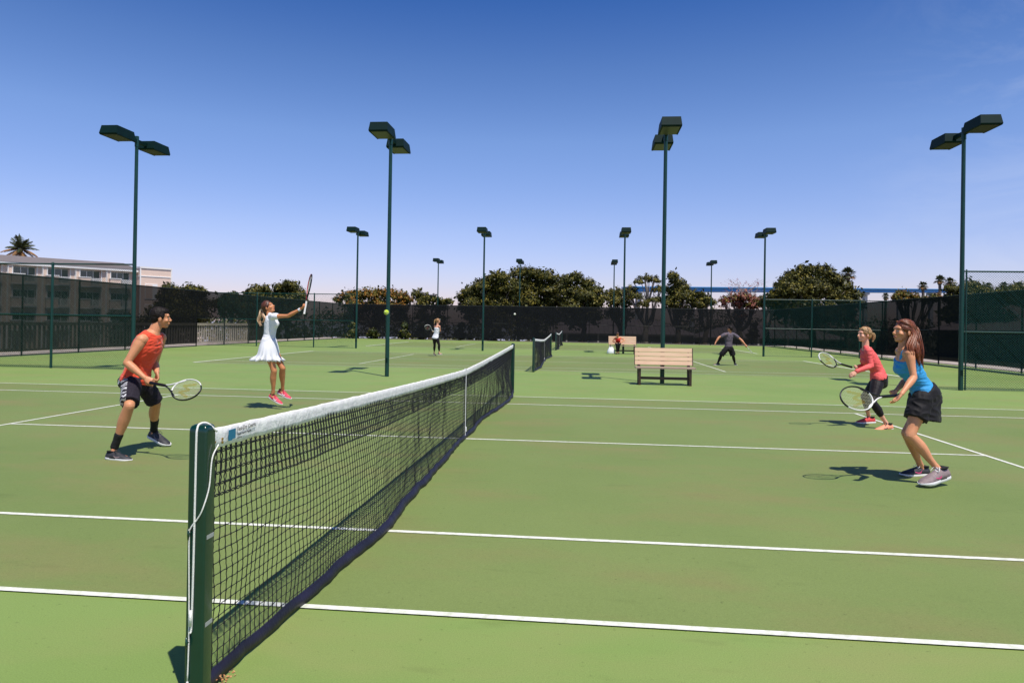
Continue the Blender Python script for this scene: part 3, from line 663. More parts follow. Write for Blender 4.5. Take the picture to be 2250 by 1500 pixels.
PROF = {
 'f': [(-.30,.085,.080,0),(-.17,.150,.103,-.008),(0,.168,.116,-.016),(.17,.148,.102,-.004),(.36,.118,.086,.004),(.55,.130,.094,.008),(.69,.140,.114,.022),(.81,.143,.098,.010),(.91,.115,.074,0),(1.0,.058,.055,0)],
 'm': [(-.30,.090,.088,0),(-.17,.155,.108,-.006),(0,.165,.116,-.010),(.20,.152,.106,0),(.38,.148,.104,.004),(.58,.168,.116,.006),(.74,.180,.124,.010),(.86,.172,.104,.002),(.94,.125,.080,0),(1.0,.066,.062,0)]}
def legtube(m, fg, k, radii, end):
    a, b = fg.J[k+'hi'], fg.J[k+'kn']; n = len(radii)
    m.tube([lerp(a, b, end*i/(n-1)) for i in range(n)], [r*fg.sc for r in radii], 18); m.ell(a, (radii[0]*fg.sc,)*3)
class Fig:
    def __init__(s, J, sex, sc=1.0):
        s.J = J; s.sex = sex; s.sc = sc; J = s.J
        s.up0 = (J['nek']-J['pel']).normalized()
        if 'wai' not in J: J['wai'] = lerp(J['pel'], J['nek'], .36)
        if 'che' not in J: J['che'] = lerp(J['pel'], J['nek'], .74)
        s.hip = (J['rhi']-J['lhi']).normalized(); s.shd = (J['rsh']-J['lsh']).normalized()
        s.curve = smooth_pts([J['pel']-s.up0*.16, J['pel'], J['wai'], J['che'], J['nek']], 12)
        s.tk = np.concatenate([np.linspace(-.32, 0, 12, endpoint=False), np.linspace(0, .36, 12, endpoint=False), np.linspace(.36, .74, 12, endpoint=False), np.linspace(.74, 1, 13)])
    def at(s, t):
        c = s.curve; k = float(np.interp(t, s.tk, range(len(c)))); i = int(min(k, len(c)-2)); return lerp(c[i], c[i+1], k-i)
    def side(s, t): q = min(1, max(0, t)); return (s.hip*(1-q)+s.shd*q).normalized()
    def fwd(s, t):
        d = (s.at(min(1, t+.06))-s.at(max(-.3, t-.06))).normalized(); return d.cross(s.side(t)).normalized()
    def dims(s, t):
        P_ = PROF[s.sex]; T_ = [p[0] for p in P_]; return [float(np.interp(t, T_, [p[k] for p in P_]))*s.sc for k in (1, 2, 3)]
    def torso(s, m, t0, t1, inf=0, n=22, flare=None):
        pts, rad, sd = [], [], []
        for t in np.linspace(t0, t1, 22):
            w_, d_, o_ = s.dims(t); fl = flare(t) if flare else 0
            pts.append(s.at(t)+s.fwd(t)*o_); rad.append((w_+inf+fl, d_+inf+fl)); sd.append(s.side(t))
        m.tube(pts, rad, n, side=sd)
        if s.sex == 'f' and t1 > .7:
            for q in (-1, 1):
                c = s.at(.69)+s.side(.69)*(.068*q*s.sc)+s.fwd(.69)*(.085*s.sc); m.ell(c, tuple(x*s.sc+inf for x in (.055,.055,.055)))
        for q in (-1, 1):
            if t0 < -.1: fb = s.sex == 'f'; c = s.at(-.08)+s.side(0)*(.072*q*s.sc)-s.fwd(0)*((.042 if fb else .055)*s.sc); m.ell(c, tuple(x*s.sc+inf*.7 for x in ((.075,.075,.082) if fb else (.080,.080,.085))))
    def limb(s, m, a, b, radii, inf=0, t0=0, t1=1, bul=None, bd=None, n=14):
        pts, rad = [], []; R_ = np.linspace(0, 1, len(radii))
        for t in np.linspace(t0, t1, 14):
            p_ = lerp(a, b, t)
            if bul: p_ = p_ + bd*bul*math.sin(math.pi*min(1, t*1.5))*s.sc
            pts.append(p_); rad.append(float(np.interp(t, R_, radii))*s.sc+inf)
        m.tube(pts, rad, n); m.ell(pts[0], (rad[0],)*3, n=12); m.ell(pts[-1], (rad[-1],)*3, n=12)
    def leg(s, m, k, inf=0, th=(0,1), sh=(0,1), do=('t','s')):
        J = s.J; h, kn, an = J[k+'hi'], J[k+'kn'], J[k+'an']; f = s.sex == 'f'
        bend = ((kn-h).normalized()-(an-kn).normalized()); bd = -bend.normalized() if bend.length > .05 else -s.fwd(0)
        if 't' in do: s.limb(m, h, kn, (.090,.088,.079,.068,.056,.054) if not f else (.088,.086,.076,.064,.053,.050), inf, *th)
        if 's' in do: s.limb(m, kn, an, (.053,.056,.060,.052,.041,.035,.037) if not f else (.049,.052,.054,.046,.036,.030,.032), inf, *sh, bul=.014, bd=bd)
    def arm(s, m, k, inf=0, ua=(0,1), fa=(0,1), do=('u','f')):
        J = s.J; f = s.sex == 'f'; a, e, w_ = J[k+'sh'], J[k+'el'], J[k+'wr']
        if 'u' in do: s.limb(m, a, e, (.056,.060,.052,.046,.041,.040) if not f else (.044,.045,.038,.034,.031,.031), inf, *ua)
        if 'f' in do: s.limb(m, e, w_, (.040,.045,.043,.036,.029,.027) if not f else (.031,.035,.033,.027,.022,.021), inf, *fa)
    def shoulders(s, m, inf=0):
        J = s.J; f = s.sex == 'f'; r_ = .048 if f else .062
        for k in 'lr':
            m.tube([s.at(.86), lerp(s.at(.93), J[k+'sh'], .6), J[k+'sh']], [r_*s.sc*1.05+inf, r_*s.sc+inf, r_*s.sc*.95+inf], 14); m.ell(J[k+'sh'], (r_*s.sc+inf,)*3)
            m.tube([lerp(s.at(1), J['head'], .12), lerp(s.at(.98), J[k+'sh'], .45), J[k+'sh']+s.up0*.005], [.035*s.sc+inf, .034*s.sc+inf, .03*s.sc+inf], 12)
    def headframe(s):
        F = s.J['F'].normalized(); u = s.J.get('U', s.up0*.3+V(0,0,1)); u = (u-F*u.dot(F)).normalized(); r_ = F.cross(u); return Matrix((r_, F, u)).transposed()
    def head(s, m):
        H = s.headframe(); c = s.J['head']; k = s.sc*(1.0 if s.sex == 'm' else .96); s.hk = k
        q = lambda x, y, z_: c + H @ V(x*k, y*k, z_*k); s.hq = q
        E = lambda p_, r_: m.ell(p_, tuple(x*k for x in r_), H, n=18)
        E(q(0,-.012,.030), (.075,.094,.086)); E(q(0,.022,-.020), (.063,.070,.080)); E(q(0,.030,-.055), (.052,.055,.045)); E(q(0,.066,-.090), (.026,.020,.020))
        E(q(0,.045,-.085), (.042,.040,.026)); E(q(0,.072,.028), (.055,.018,.022))
        m.tube([q(0,.086,.012), q(0,.098,-.010), q(0,.110,-.028)], [.008*k,.010*k,.014*k], 8); E(q(0,.101,-.030), (.017,.014,.010)); E(q(0,.091,-.056), (.025,.011,.007)); E(q(0,.089,-.066), (.021,.011,.008))
        for x in (-1, 1):
            E(q(.030*x,.074,-.002), (.015,.012,.011)); E(q(.045*x,.060,-.028), (.022,.022,.020))
            m.ell(q(.076*x,-.008,-.014), (.010*k,.020*k,.032*k), H @ Matrix.Rotation(-.35*x, 3, 'Z'), n=12)
        nb = lerp(s.at(.98), s.at(.9), .3); r_ = (.050 if s.sex == 'f' else .060)*s.sc
        m.tube([nb, s.at(1.0), q(0,-.022,-.055), q(0,-.012,-.01)], [r_*1.15, r_, r_*.96, r_*.9], 16)
    def faceregions(s):
        q = s.hq; H = np.array(s.headframe()); k = s.hk
        def ell(p_, r_):
            p_ = np.array(p_); r_ = np.array(r_)*k
            return lambda cc: ((((cc-p_) @ H)/r_)**2).sum(1) < 1
        out = [(ell(q(0,.098,-.062), (.024,.016,.011)), 1)]
        for x in (-1, 1):
            out += [(ell(q(.031*x,.086,-.001), (.012,.014,.0055)), 2), (ell(q(.031*x,.092,-.001), (.0068,.02,.0062)), 3), (ell(q(.032*x,.086,.021), (.020,.014,.0036)), 3)]
        return out
    def hand(s, m, k, D, N, curl=.35, spread=1, n=8):
        "D: from the wrist to the knuckles; N: the way the palm faces"
        w_ = s.J[k+'wr']; f = (.86 if s.sex == 'f' else 1.0)*s.sc; D = D.normalized(); N = (N-D*N.dot(D)).normalized()
        Lt = D.cross(N) if k == 'l' else N.cross(D)         # towards the thumb
        Fm = Matrix((Lt, D, N)).transposed()
        q = lambda x, y, z_=0: w_ + Fm @ V(x*f, y*f, z_*f)
        m.tube([q(0,-.01), q(0,.012), q(.002,.035), q(.002,.065), q(0,.088)], [(.026*f,.019*f),(.029*f,.018*f),(.038*f,.017*f),(.041*f,.015*f),(.039*f,.012*f)], 14, side=Lt)
        m.ell(q(.026,.035,.006), (.014*f,.026*f,.014*f), Fm)
        for i, (x, l, r_) in enumerate(((.031,.072,.0092),(.011,.080,.0094),(-.010,.075,.0090),(-.029,.058,.0082))):
            a = curl*(.7 + .12*i); p_ = q(x, .083); pts = [p_]; d = (Fm @ V(x*1.2*spread, 1, 0)).normalized(); ang = a
            for seg in (.45, .30, .25):
                dd = (d*math.cos(ang)+N*math.sin(ang)); p_ = p_+dd*l*seg*f; pts.append(p_); ang += a*1.25
            m.tube([q(x*.9,.065)]+pts, [r_*f*1.05, r_*f*1.05, r_*f, r_*f*.92, r_*f*.78], n); m.ell(pts[-1], (r_*f*.78,)*3, n=8)
        c2 = min(1.2, curl)
        pts = [q(.024,.022,.004), q(.045,.050,.010+.012*c2), q(.050-.012*c2,.078,.014+.028*c2), q(.046-.030*c2,.098-.01*c2,.018+.036*c2)]
        m.tube(pts, [.0125*f,.0110*f,.0098*f,.0082*f], n); m.ell(pts[-1], (.0082*f,)*3, n=8)
    def foot_in(s, m, k):
        J = s.J; h, t_ = J[k+'he'], J[k+'to']; up = (J[k+'an']-lerp(h, t_, .3)); m.tube([J[k+'an'], lerp(h, t_, .25)+up.normalized()*.055, lerp(h, t_, .6)+up.normalized()*.045, lerp(h, t_, .85)+up.normalized()*.035], [.033, .032, .028, .02], 10)
    def shoe(s, parent, k, upper, lace, swoosh=None, low=True, solem='sole', collar='sock', label=None):
        J = s.J; h, t_ = J[k+'he'], J[k+'to']; Y = (t_-h); Ln = Y.length; Y.normalize(); up = J[k+'an']-lerp(h, t_, .25); up = (up-Y*up.dot(Y)); wv = V(0,0,1)-Y*Y.z; up = (up.normalized()*.25+wv.normalized()).normalized(); up = (up-Y*up.dot(Y)).normalized()
        X = Y.cross(up); Fm = Matrix((X, Y, up)).transposed(); e = Ln/.28
        inn = 1 if k == 'l' else -1
        q = lambda x, y, z_: h + Fm @ V(x*e, y*Ln, z_*e)
        st = [(0,.020,.0),(.03,.030,0),(.12,.037,0),(.28,.036,-.001),(.45,.038,.0),(.62,.046,.002),(.76,.049,.004),(.88,.041,.005),(.96,.026,.005),(1.0,.012,.004)]
        m = MB(); n = 16
        hts = [.060,.080,.088,.088,.082,.066,.054,.046,.036,.028]
        for i, (y, w_, ox) in enumerate(st):
            for j in range(n):
                a = 2*math.pi*j/n; ca, sa = math.cos(a), math.sin(a)
                x = w_*(abs(ca)**.75)*(1 if ca > 0 else -1); hh = hts[i]
                if sa < 0: z_ = .020
                else: z_ = .020+(hh-.020)*(sa**.8); x *= (1-.52*sa**1.5*(1 if y < .62 else .55))
                m.v.append(tuple(q(x+ox*inn, y, z_)))
        for i in range(len(st)-1):
            for j in range(n): m.f.append((i*n+j, i*n+(j+1) % n, (i+1)*n+(j+1) % n, (i+1)*n+j)); m.m.append(0)
        m.f += [tuple(range(n)), tuple(range(len(st)*n-1, (len(st)-1)*n-1, -1))]; m.m += [0, 0]
        sh = m.obj('shoe', MT[upper], parent, smooth=True)
        if label: sh['label'] = label
        b = MB(); lv = [(0,.92),(.006,1.03),(.016,1.06),(.024,1.02)]
        out = [(0,.012),(.02,.027),(.10,.038),(.28,.037),(.45,.038),(.62,.047),(.76,.051),(.88,.044),(.96,.030),(1.02,.010)]
        ring = [(w_, y) for y, w_ in out]+[(-w_, y) for y, w_ in out[::-1]]
        for z_, sc_ in lv:
            for x, y in ring: b.v.append(tuple(q(x*sc_+.002*inn, (y-.5)*(1+(sc_-1)*.25)+.5, z_+(.012*max(0, (y-.8)/.2)**2 if z_ < .01 else 0)+(.006*max(0,(.2-y)/.2)))))
        q_ = len(ring)
        for i in range(3):
            for j in range(q_): b.f.append((i*q_+j, i*q_+(j+1) % q_, (i+1)*q_+(j+1) % q_, (i+1)*q_+j)); b.m.append(0)
        b.f += [tuple(range(q_))[::-1], tuple(range(3*q_, 4*q_))]; b.m += [0, 0]
        b.obj('sole', MT[solem], sh, smooth=True, sharp=50)
        c = MB(); pts = [q(.030*math.cos(a), .165+.125*math.sin(a), .086+.004*math.cos(2*a)) for a in np.linspace(0, 2*math.pi, 17)]
        c.tube(pts, .0065*e, 6, cap=False); c.ell(q(0,.165,.080), (.029*e,.036*e,.010*e), Fm); c.obj('collar', MT[collar], sh, smooth=True)
        c = MB()
        for i in range(4):
            y = .36+.075*i; z_ = .0905-.0085*i-.002*i*i*.3
            c.tube([q(-.020, y+.02, z_-.008), q(0, y, z_+.001), q(.020, y-.005, z_-.008)], .0030*e, 6); c.tube([q(-.018, y-.02, z_-.006), q(.018, y+.025, z_-.008)], .0025*e, 6)
        for x in (-1, 1): c.tube(smooth_pts([q(0,.35,.092), q(.016*x,.36,.100), q(.026*x,.42,.088), q(.030*x,.47,.074)], 3), .0022*e, 5)
        c.obj('lace', MT[lace], sh, smooth=True)
        if swoosh:
            for x in (-1, 1):
                c = MB(); pts = [(.30,.070),(.40,.046),(.50,.040),(.60,.046),(.74,.056),(.62,.040),(.50,.030),(.40,.036)]
                vs = []
                for y, z_ in pts:
                    w_ = float(np.interp(y, [a[0] for a in st], [a[1] for a in st])); hh = float(np.interp(y, [a[0] for a in st], hts))
                    sa = min(1, max(0, (z_-.020)/(hh-.020)))**1.25; ca = math.sqrt(max(0, 1-sa*sa))**.75; xx_ = w_*ca*(1-.52*sa**1.5*(1 if y < .62 else .55))
                    vs.append(q(x*(xx_+.0025)+.002*inn, y, z_))
                c.add(vs, [(0,1,7),(1,2,6,7),(2,3,5,6),(3,4,5)]); c.obj('side_mark', MT[swoosh], sh)
        return sh
def strands(m, root, path, n, spread, r=.004, wav=.01, taper=.35, seed=1, tip=.4):
    "locks of hair: n tapered strands running along a path"
    rr = random.Random(seed); P_ = smooth_pts(path, 5)
    for i in range(n):
        a = rr.uniform(0, 6.283); b = math.sqrt(rr.random()); off = V(math.cos(a)*b, math.sin(a)*b, rr.uniform(-1,1)*.5); ph = rr.uniform(0, 6); cut = rr.uniform(.72, 1)
        k = max(3, int(len(P_)*cut)); pts, rad = [], []
        for j in range(k):
            t = j/(len(P_)-1); w_ = math.sin(math.pi*min(1, t*1.15+.08))**.6 if tip else 1
            w_ = max(w_, .25)
            pts.append(P_[j]+off*(spread*w_)+V(math.sin(t*7+ph), math.cos(t*6+ph), 0)*wav*t); rad.append(r*(1-.75*(j/(k-1))**2))
        m.tube(pts, rad, 5, mi=0)
def combed(fg, parent, matk, to, n, r=.0032, seed=1, low=-.05):
    "hair combed over the skull to one point"
    rr = random.Random(seed); q = fg.hq; m = MB(); ra = V(.084,.099,.090); cc = V(0,-.018,.036)
    tgt = V(*to)-cc; td = V(tgt.x/ra.x, tgt.y/ra.y, tgt.z/ra.z).normalized()
    for i in range(n):
        a = rr.uniform(-2.0, 2.0); h = rr.uniform(.15, 1.0)**.8
        s0 = V(math.sin(a), math.cos(a)*(.80 if abs(a) < 1.2 else 1), -.15+1.05*(1-min(1, abs(a)/1.9))*1.0+.15*h+rr.uniform(-.12,.12)).normalized()
        pts, rad = [], []
        for k in range(9):
            t = k/8; d = (s0*(1-t)+td*t)
            if d.length < .05: break
            d.normalize(); e = 1.0+.035*math.sin(math.pi*t)*rr.uniform(.3,1); p_ = cc+V(d.x*ra.x, d.y*ra.y, d.z*ra.z)*e; pts.append(q(*p_)); rad.append(r*(.6+.6*math.sin(math.pi*min(1,t+.1))))
        if len(pts) > 3: m.tube(pts, rad, 5)
    return m.obj('combed_locks', MT[matk], parent, smooth=True)
def haircap(fg, name, matk, parent, voxel, back=1.0, female=False, low=0):
    m = MB(); q = fg.hq; H = fg.headframe(); k = fg.hk
    E = lambda p_, r_: m.ell(p_, tuple(x*k for x in r_), H, n=22)
    if female:
        E(q(0,-.020,.036), (.083,.096,.088)); E(q(0,-.050,-.005), (.074,.062,.075)); E(q(0,-.015,.050), (.078,.088,.080))
        for x in (-1, 1): E(q(.062*x,-.012,.026), (.024,.055,.038))
    else:
        E(q(0,-.022,.038), (.081,.092,.086)); E(q(0,-.052,-.004), (.070,.054,.070)); E(q(0,-.062,-.035), (.054,.036,.042)); E(q(0,.012,.072), (.066,.068,.044))
        for x in (-1, 1): E(q(.064*x,.000,.022), (.018,.034,.036))
    me = remeshed(m, name, [MT[matk]], voxel, 2, .5, wrinkle=.0035, wscale=95)
    return link(name, me, parent)
def person(label, J, sex, skn, vox, sc=1.0, hands=None, group=None, cat=None):
    fg = Fig(J, sex, sc); base = V(lerp(J['lhe'], J['rhe'], .5).x, lerp(J['lhe'], J['rhe'], .5).y, 0)
    t = thing('person', base, label, cat or ('man' if sex == 'm' else 'woman'), 'players on the courts' if group is None else group)
    m = MB(); fg.torso(m, -.30, 1.0); fg.shoulders(m); fg.head(m)
    for k in 'lr':
        fg.leg(m, k); fg.arm(m, k); fg.foot_in(m, k)
        D, N, cu = hands[k]; fg.hand(m, k, D, N, cu)
    me = remeshed(m, 'body', [MT[skn], MT['lips'], MT['eyew'], MT['dark']], vox, 2, .45, regions=fg.faceregions())
    fg.body = link('body', me, t); fg.t = t; fg.vox = vox
    return fg
def garment(fg, name, build, mats, wrinkle=.004, wscale=14, iters=3, regions=None, vox=None, label=None):
    m = MB(); build(m); me = remeshed(m, name, mats, vox or fg.vox*1.25, iters, .5, wrinkle=wrinkle, wscale=wscale, regions=regions); o = link(name, me, fg.t)
    if label: o['label'] = label
    return o
def skirt(fg, name, mat_, lv, flute, parent, n=96, thick=.003, amp=0, seed=0):
    "lv: list of (t along torso or Vector centre, rx, ry, ruffle amplitude)"
    m = MB()
    for i, (c, w_, d_, am) in enumerate(lv):
        X = fg.side(0); Fd = fg.fwd(0)
        for j in range(n):
            a = 2*math.pi*j/n; r_ = 1+am*(math.sin(flute*a+1.3*math.sin(a*3+seed))+.5*math.sin(flute*1.7*a+seed))
            dz = am*.10*math.sin(flute*a*1.0+.8+seed)
            m.v.append(tuple(c+X*(w_*r_*math.cos(a))+Fd*(d_*r_*math.sin(a))+V(0,0,dz)))
    for i in range(len(lv)-1):
        for j in range(n): m.f.append((i*n+j, i*n+(j+1) % n, (i+1)*n+(j+1) % n, (i+1)*n+j)); m.m.append(0)
    o = m.obj(name, mat_, parent, smooth=True)
    sm = o.modifiers.new('thick', 'SOLIDIFY'); sm.thickness = thick
    return o

# --- the man in the orange sleeveless top
J = dict(pel=P(300,833,7.84), wai=P(305,803,7.85), che=P(321,763,7.86), nek=P(339,727,7.88), head=P(352.5,698,7.92), F=RT*.86+FW*.48-UP*.06, U=UP+RT*.12,
  rhi=P(289,840,7.74), lhi=P(314,838,7.93), rsh=P(311,747,7.70), lsh=P(353,742,8.02), rel=P(279,797,7.60), rwr=P(318,830,7.58), lel=P(340,799,8.08), lwr=P(345,818,7.88),
  rkn=P(284,892,7.45), lkn=P(343,887,8.10), ran=P(252,981,7.50), lan=P(338,944,8.34), rhe=P(233,1009,7.47), rto=P(288,1014,7.42), lhe=P(327,960,8.38), lto=P(372,981,8.26))
rk, F_, T_ = racket('racket held low by the man in orange, with gold stencil on its strings', P(409.5,856,7.38), P(313,837,7.60), -FW*.80+UP*.62+RT*.05, white_side=-1)
A_ = F_.col[1]
fg = person('man in orange sleeveless top and dark shorts crouching at left of the net, looking away', J, 'm', 'skin_m', .0052, 1.0,
  hands={'r': (J['rwr']-J['rel']+RT*.12, -FW*.0+FW*.9-UP*.5, 1.05), 'l': (V(0,0,-1)+RT*.35-FW*.3, -FW*.5-RT*.7, .75)})
garment(fg, 'sleeveless_top', lambda m: (fg.torso(m, -.08, .965, .011, flare=lambda t: .012*max(0, (.25-t)/.3)), [m.tube([fg.at(.80)+fg.side(.8)*.09*q, lerp(fg.at(.92), fg.J[k+'sh'], .50), lerp(fg.at(.95), fg.J[k+'sh'], .80)], [.088,.074,.066], 16) for k, q in (('l', -1), ('r', 1))]), [MT['orange']], .006, 11)
def shorts(m):
    fg.torso(m, -.34, .10, .014)
    for k in 'lr': legtube(m, fg, k, (.096,.099,.097,.094,.092), .88)
rh, rkn_ = np.array(J['rhi']), np.array(J['rkn'])
outv = np.array(fg.side(0))
def zr(cc):
    ax = np.array((fg.J['rkn']-fg.J['rhi']).normalized()); w_ = cc-rh; al = w_ @ ax; w_ = w_-al[:, None]*ax
    vw = -np.array(RT)*.86-np.array(FW)*.5; vw = vw-(vw @ ax)*ax; return ((w_ @ vw) > .035) & (np.linalg.norm(w_, axis=1) < .14) & (al > -.05)
garment(fg, 'shorts', shorts, [MT['shorts_m'], MT['zig']], .005, 10, regions=[(zr, 1)])
for k in 'lr':
    s0 = .70 if k == 'r' else .60
    garment(fg, 'sock', lambda m: fg.leg(m, k, .005, sh=(s0, 1), do=('s',)), [MT['sock']], .0015, 30, 1)
    fg.shoe(fg.t, k, 'blks', 'blks', 'greys')
haircap(fg, 'hair', 'hair_blk', fg.t, .005)

# --- the woman in white, jumping
J = dict(pel=P(591,758,12.0), wai=P(592,735,12.0), che=P(594,708,12.0), nek=P(592,692,12.0), head=P(589.5,675,12.0), F=RT*.88+UP*.40-FW*.12, U=UP*.9-RT*.35,
  rhi=P(588,763,11.92), lhi=P(597,763,12.08), rsh=P(600,695,11.83), lsh=P(594,695,12.17), rel=P(633,694,11.74), rwr=P(662,678,11.70), lel=P(590,716,12.28), lwr=P(598,722,12.10),
  rkn=P(602,815,11.90), lkn=P(621,809,12.03), ran=P(600,862,11.97), lan=P(621,854,12.16), rhe=P(590,873,12.0), rto=P(619,890,11.93), lhe=P(610,864,12.2), lto=P(639,878,12.1))
J['che'] = P(593.5,708,12.0)
racket('racket raised overhead by the leaping player in white, seen nearly edge-on', P(680,625,11.78), P(668.5,689,11.68), RT*.88+FW*.44, white_side=1, gold=False, grip='white', red=True)
fg = person('woman in white dress and pink shoes leaping with her racket arm stretched up', J, 'f', 'skin_j', .0056, 1.0,
  hands={'r': (J['rwr']-J['rel']+UP*.05, -RT*.35+UP*.9+FW*.3, 1.1), 'l': (UP*.5-FW*.6-RT*.2, RT, .9)})
garment(fg, 'white_top', lambda m: (fg.torso(m, .05, .975, .008), fg.shoulders(m, .004), [fg.arm(m, k, .010, ua=(0,.22), do=('u',)) for k in 'lr']), [MT['whitef']], .003, 16)
c0 = fg.at(.20); dn = V(0,0,-1)
hp_ = fg.at(-.02)
lv = [(fg.at(.26), .138,.100,0),(fg.at(.12), .158,.120,0),(hp_, .192,.142,0),(hp_+dn*.08, .212,.158,.006),(hp_+dn*.15-RT*.004, .222,.172,.015),(hp_+dn*.185-RT*.012, .228,.192,.05),(hp_+dn*.225-RT*.02, .236,.222,.11),(hp_+dn*.255-RT*.025, .244,.245,.17)]
sk = skirt(fg, 'ruffled_skirt', MT['whitef'], lv, 13, fg.t, n=160)
lv2 = [(c+dn*.004*i, a*.93, b*.93, am*.9) for i, (c, a, b, am) in enumerate(lv[3:])]
skirt(fg, 'skirt_underlayer', MT['whitef'], [(c-dn*.02, a, b, d) for c, a, b, d in lv2], 15, fg.t, n=160, seed=2)
for k in 'lr': fg.shoe(fg.t, k, 'pinks', 'pinks', 'sole')
hc = haircap(fg, 'hair', 'hair_brn', fg.t, .005, female=True)
m = MB(); q = fg.hq
strands(m, None, [q(0,-.10,.02), q(0,-.145,.0), P(572.5,691,12.0), P(568.5,703,12.0), P(572,712,11.98), P(575,718,11.95)], 60, .030, .0048, .016, seed=3)
strands(m, None, [q(0,-.13,.0), P(578,693,11.95), P(582,702,11.93), P(577,708,11.93), P(571,706,11.95)], 36, .022, .0045, .012, seed=4)
m.obj('ponytail', MT['hair_brns'], hc, smooth=True); combed(fg, hc, 'hair_brnd', (0,-.12,.005), 110, seed=33)
m = MB(); m.ell(q(0,-.118,.005), (.022,.018,.022)); m.obj('hair_tie', MT['white'], hc, smooth=True)
m = MB(); m.tube([lerp(J['rel'], J['rwr'], .80), lerp(J['rel'], J['rwr'], .93)], .0265, 14); m.obj('wristband', MT['whitef'], fg.t, smooth=True, sharp=40)

# --- the woman in the blue tank top
J = dict(pel=P(2031,870,7.10), wai=P(2018,839,7.08), che=P(1997,798,7.06), nek=P(1984,768,7.05), head=P(1985.5,728,7.04), F=-RT*.97+UP*.06-FW*.10, U=UP-RT*.05,
  lhi=P(2025,880,7.00), rhi=P(2037,876,7.19), lsh=P(1998,777,6.90), rsh=P(1978,772,7.20), lel=P(2008,829,6.84), lwr=P(1981,865,6.72), rel=P(1996,828,7.34), rwr=P(1967,860,7.10),
  lkn=P(1999,957,6.92), rkn=P(1992,951,7.10), lan=P(2061,1030,6.88), ran=P(2023,1023,7.34), lhe=P(2084,1051,6.90), lto=P(2024,1069,6.74), rhe=P(2040,1046,7.36), rto=P(1979,1046,7.28))
racket('racket held out by the woman in blue, largest one at the right', P(1882,875,6.86), P(1995,867,7.02), -FW*.84+UP*.52, white_side=-1)
fg = person('woman in bright blue tank top and black skort with long auburn hair, at far right', J, 'f', 'skin_w', .0050, 1.02,
  hands={'l': (RT*-.55-UP*.80, FW*.3+RT*-.75+UP*.25, .42), 'r': (J['rwr']-J['rel']-RT*.12, UP*.35-FW*.8, 1.05)})
def tank(m):
    fg.torso(m, .02, .84, .008)
    for q in (-1, 1):
        a = fg.at(.76)+fg.side(.76)*.062*q+fg.fwd(.76)*.088; b = fg.at(.95)+fg.side(.9)*.068*q+fg.up0*.022; c = fg.at(.76)+fg.side(.76)*.055*q-fg.fwd(.76)*.074
        m.tube(smooth_pts([a, lerp(a, b, .6)+fg.fwd(.9)*.014, b, lerp(b, c, .4)-fg.fwd(.9)*.022, c], 4), [(.024,.015)]*17, 10, side=fg.side(.8))
garment(fg, 'tank_top', tank, [MT['blue']], .0045, 12)
dn = (lerp(J['lkn'], J['rkn'], .5)-J['pel']); dn = (dn.normalized()*.35+V(0,0,-1)).normalized()
def skort(m):
    fg.torso(m, -.20, .19, .015)
    pts = [fg.at(.15), fg.at(0), fg.at(0)+dn*.09, fg.at(0)+dn*.17, fg.at(0)+dn*.235]
    m.tube(pts, [(.165,.122),(.186,.136),(.200,.146),(.208,.155),(.214,.163)], 28, side=fg.side(0))
    for k in 'lr':
        a, b = fg.J[k+'hi'], fg.J[k+'kn']; m.tube([a, lerp(a, b, .25), lerp(a, b, .52)], [.100,.105,.110], 20); m.ell(a, (.106,.106,.112))
garment(fg, 'skort', skort, [MT['blk']], .008, 8, 2)
m = MB(); c = fg.at(0)+dn*.20-fg.side(0)*.205+fg.fwd(0)*.06
m.add([c+fg.fwd(0)*a+dn*b-fg.side(0)*.006 for a, b in ((-.012,-.004),(.0,.006),(.022,-.006),(.0,.002))], [(0,1,3),(1,2,3)]); m.obj('side_mark', MT['white'], fg.t)
fg.shoe(fg.t, 'l', 'greys', 'sole', 'magenta', label='mauve grey running shoe with heel lifted'); fg.shoe(fg.t, 'r', 'blks', 'sole', 'magenta', label='dark running shoe on the far foot')
hc = haircap(fg, 'hair', 'hair_aub', fg.t, .005, female=True)
q = fg.hq; m = MB()
bk = fg.fwd(.9)
strands(m, None, [q(.02,-.07,.06), q(.03,-.115,.01), P(2008,762,6.96), P(2016,785,6.93), P(2021,806,6.92)], 90, .052, .0060, .010, seed=5)
strands(m, None, [q(-.055,-.02,.05), q(-.078,-.055,-.03), P(1999,763,6.90), P(2006,783,6.87), P(2011,802,6.86)], 70, .034, .0055, .010, seed=6)
strands(m, None, [q(0,-.09,.055), q(0,-.135,.03), P(2018,745,6.98), P(2023,770,6.94), P(2026,792,6.93), P(2030,812,6.92)], 55, .030, .0055, .012, seed=7)
for x in (-1, 1): strands(m, None, [q(.03*x,.055,.10), q(.070*x,.005,.07), q(.074*x,-.05,.03), q(.03*x,-.105,.0)], 34, .014, .0048, .004, seed=8+x)
m.obj('loose_hair', MT['hair_aubs'], hc, smooth=True); combed(fg, hc, 'hair_aubs', (.02,-.125,.02), 130, seed=31)

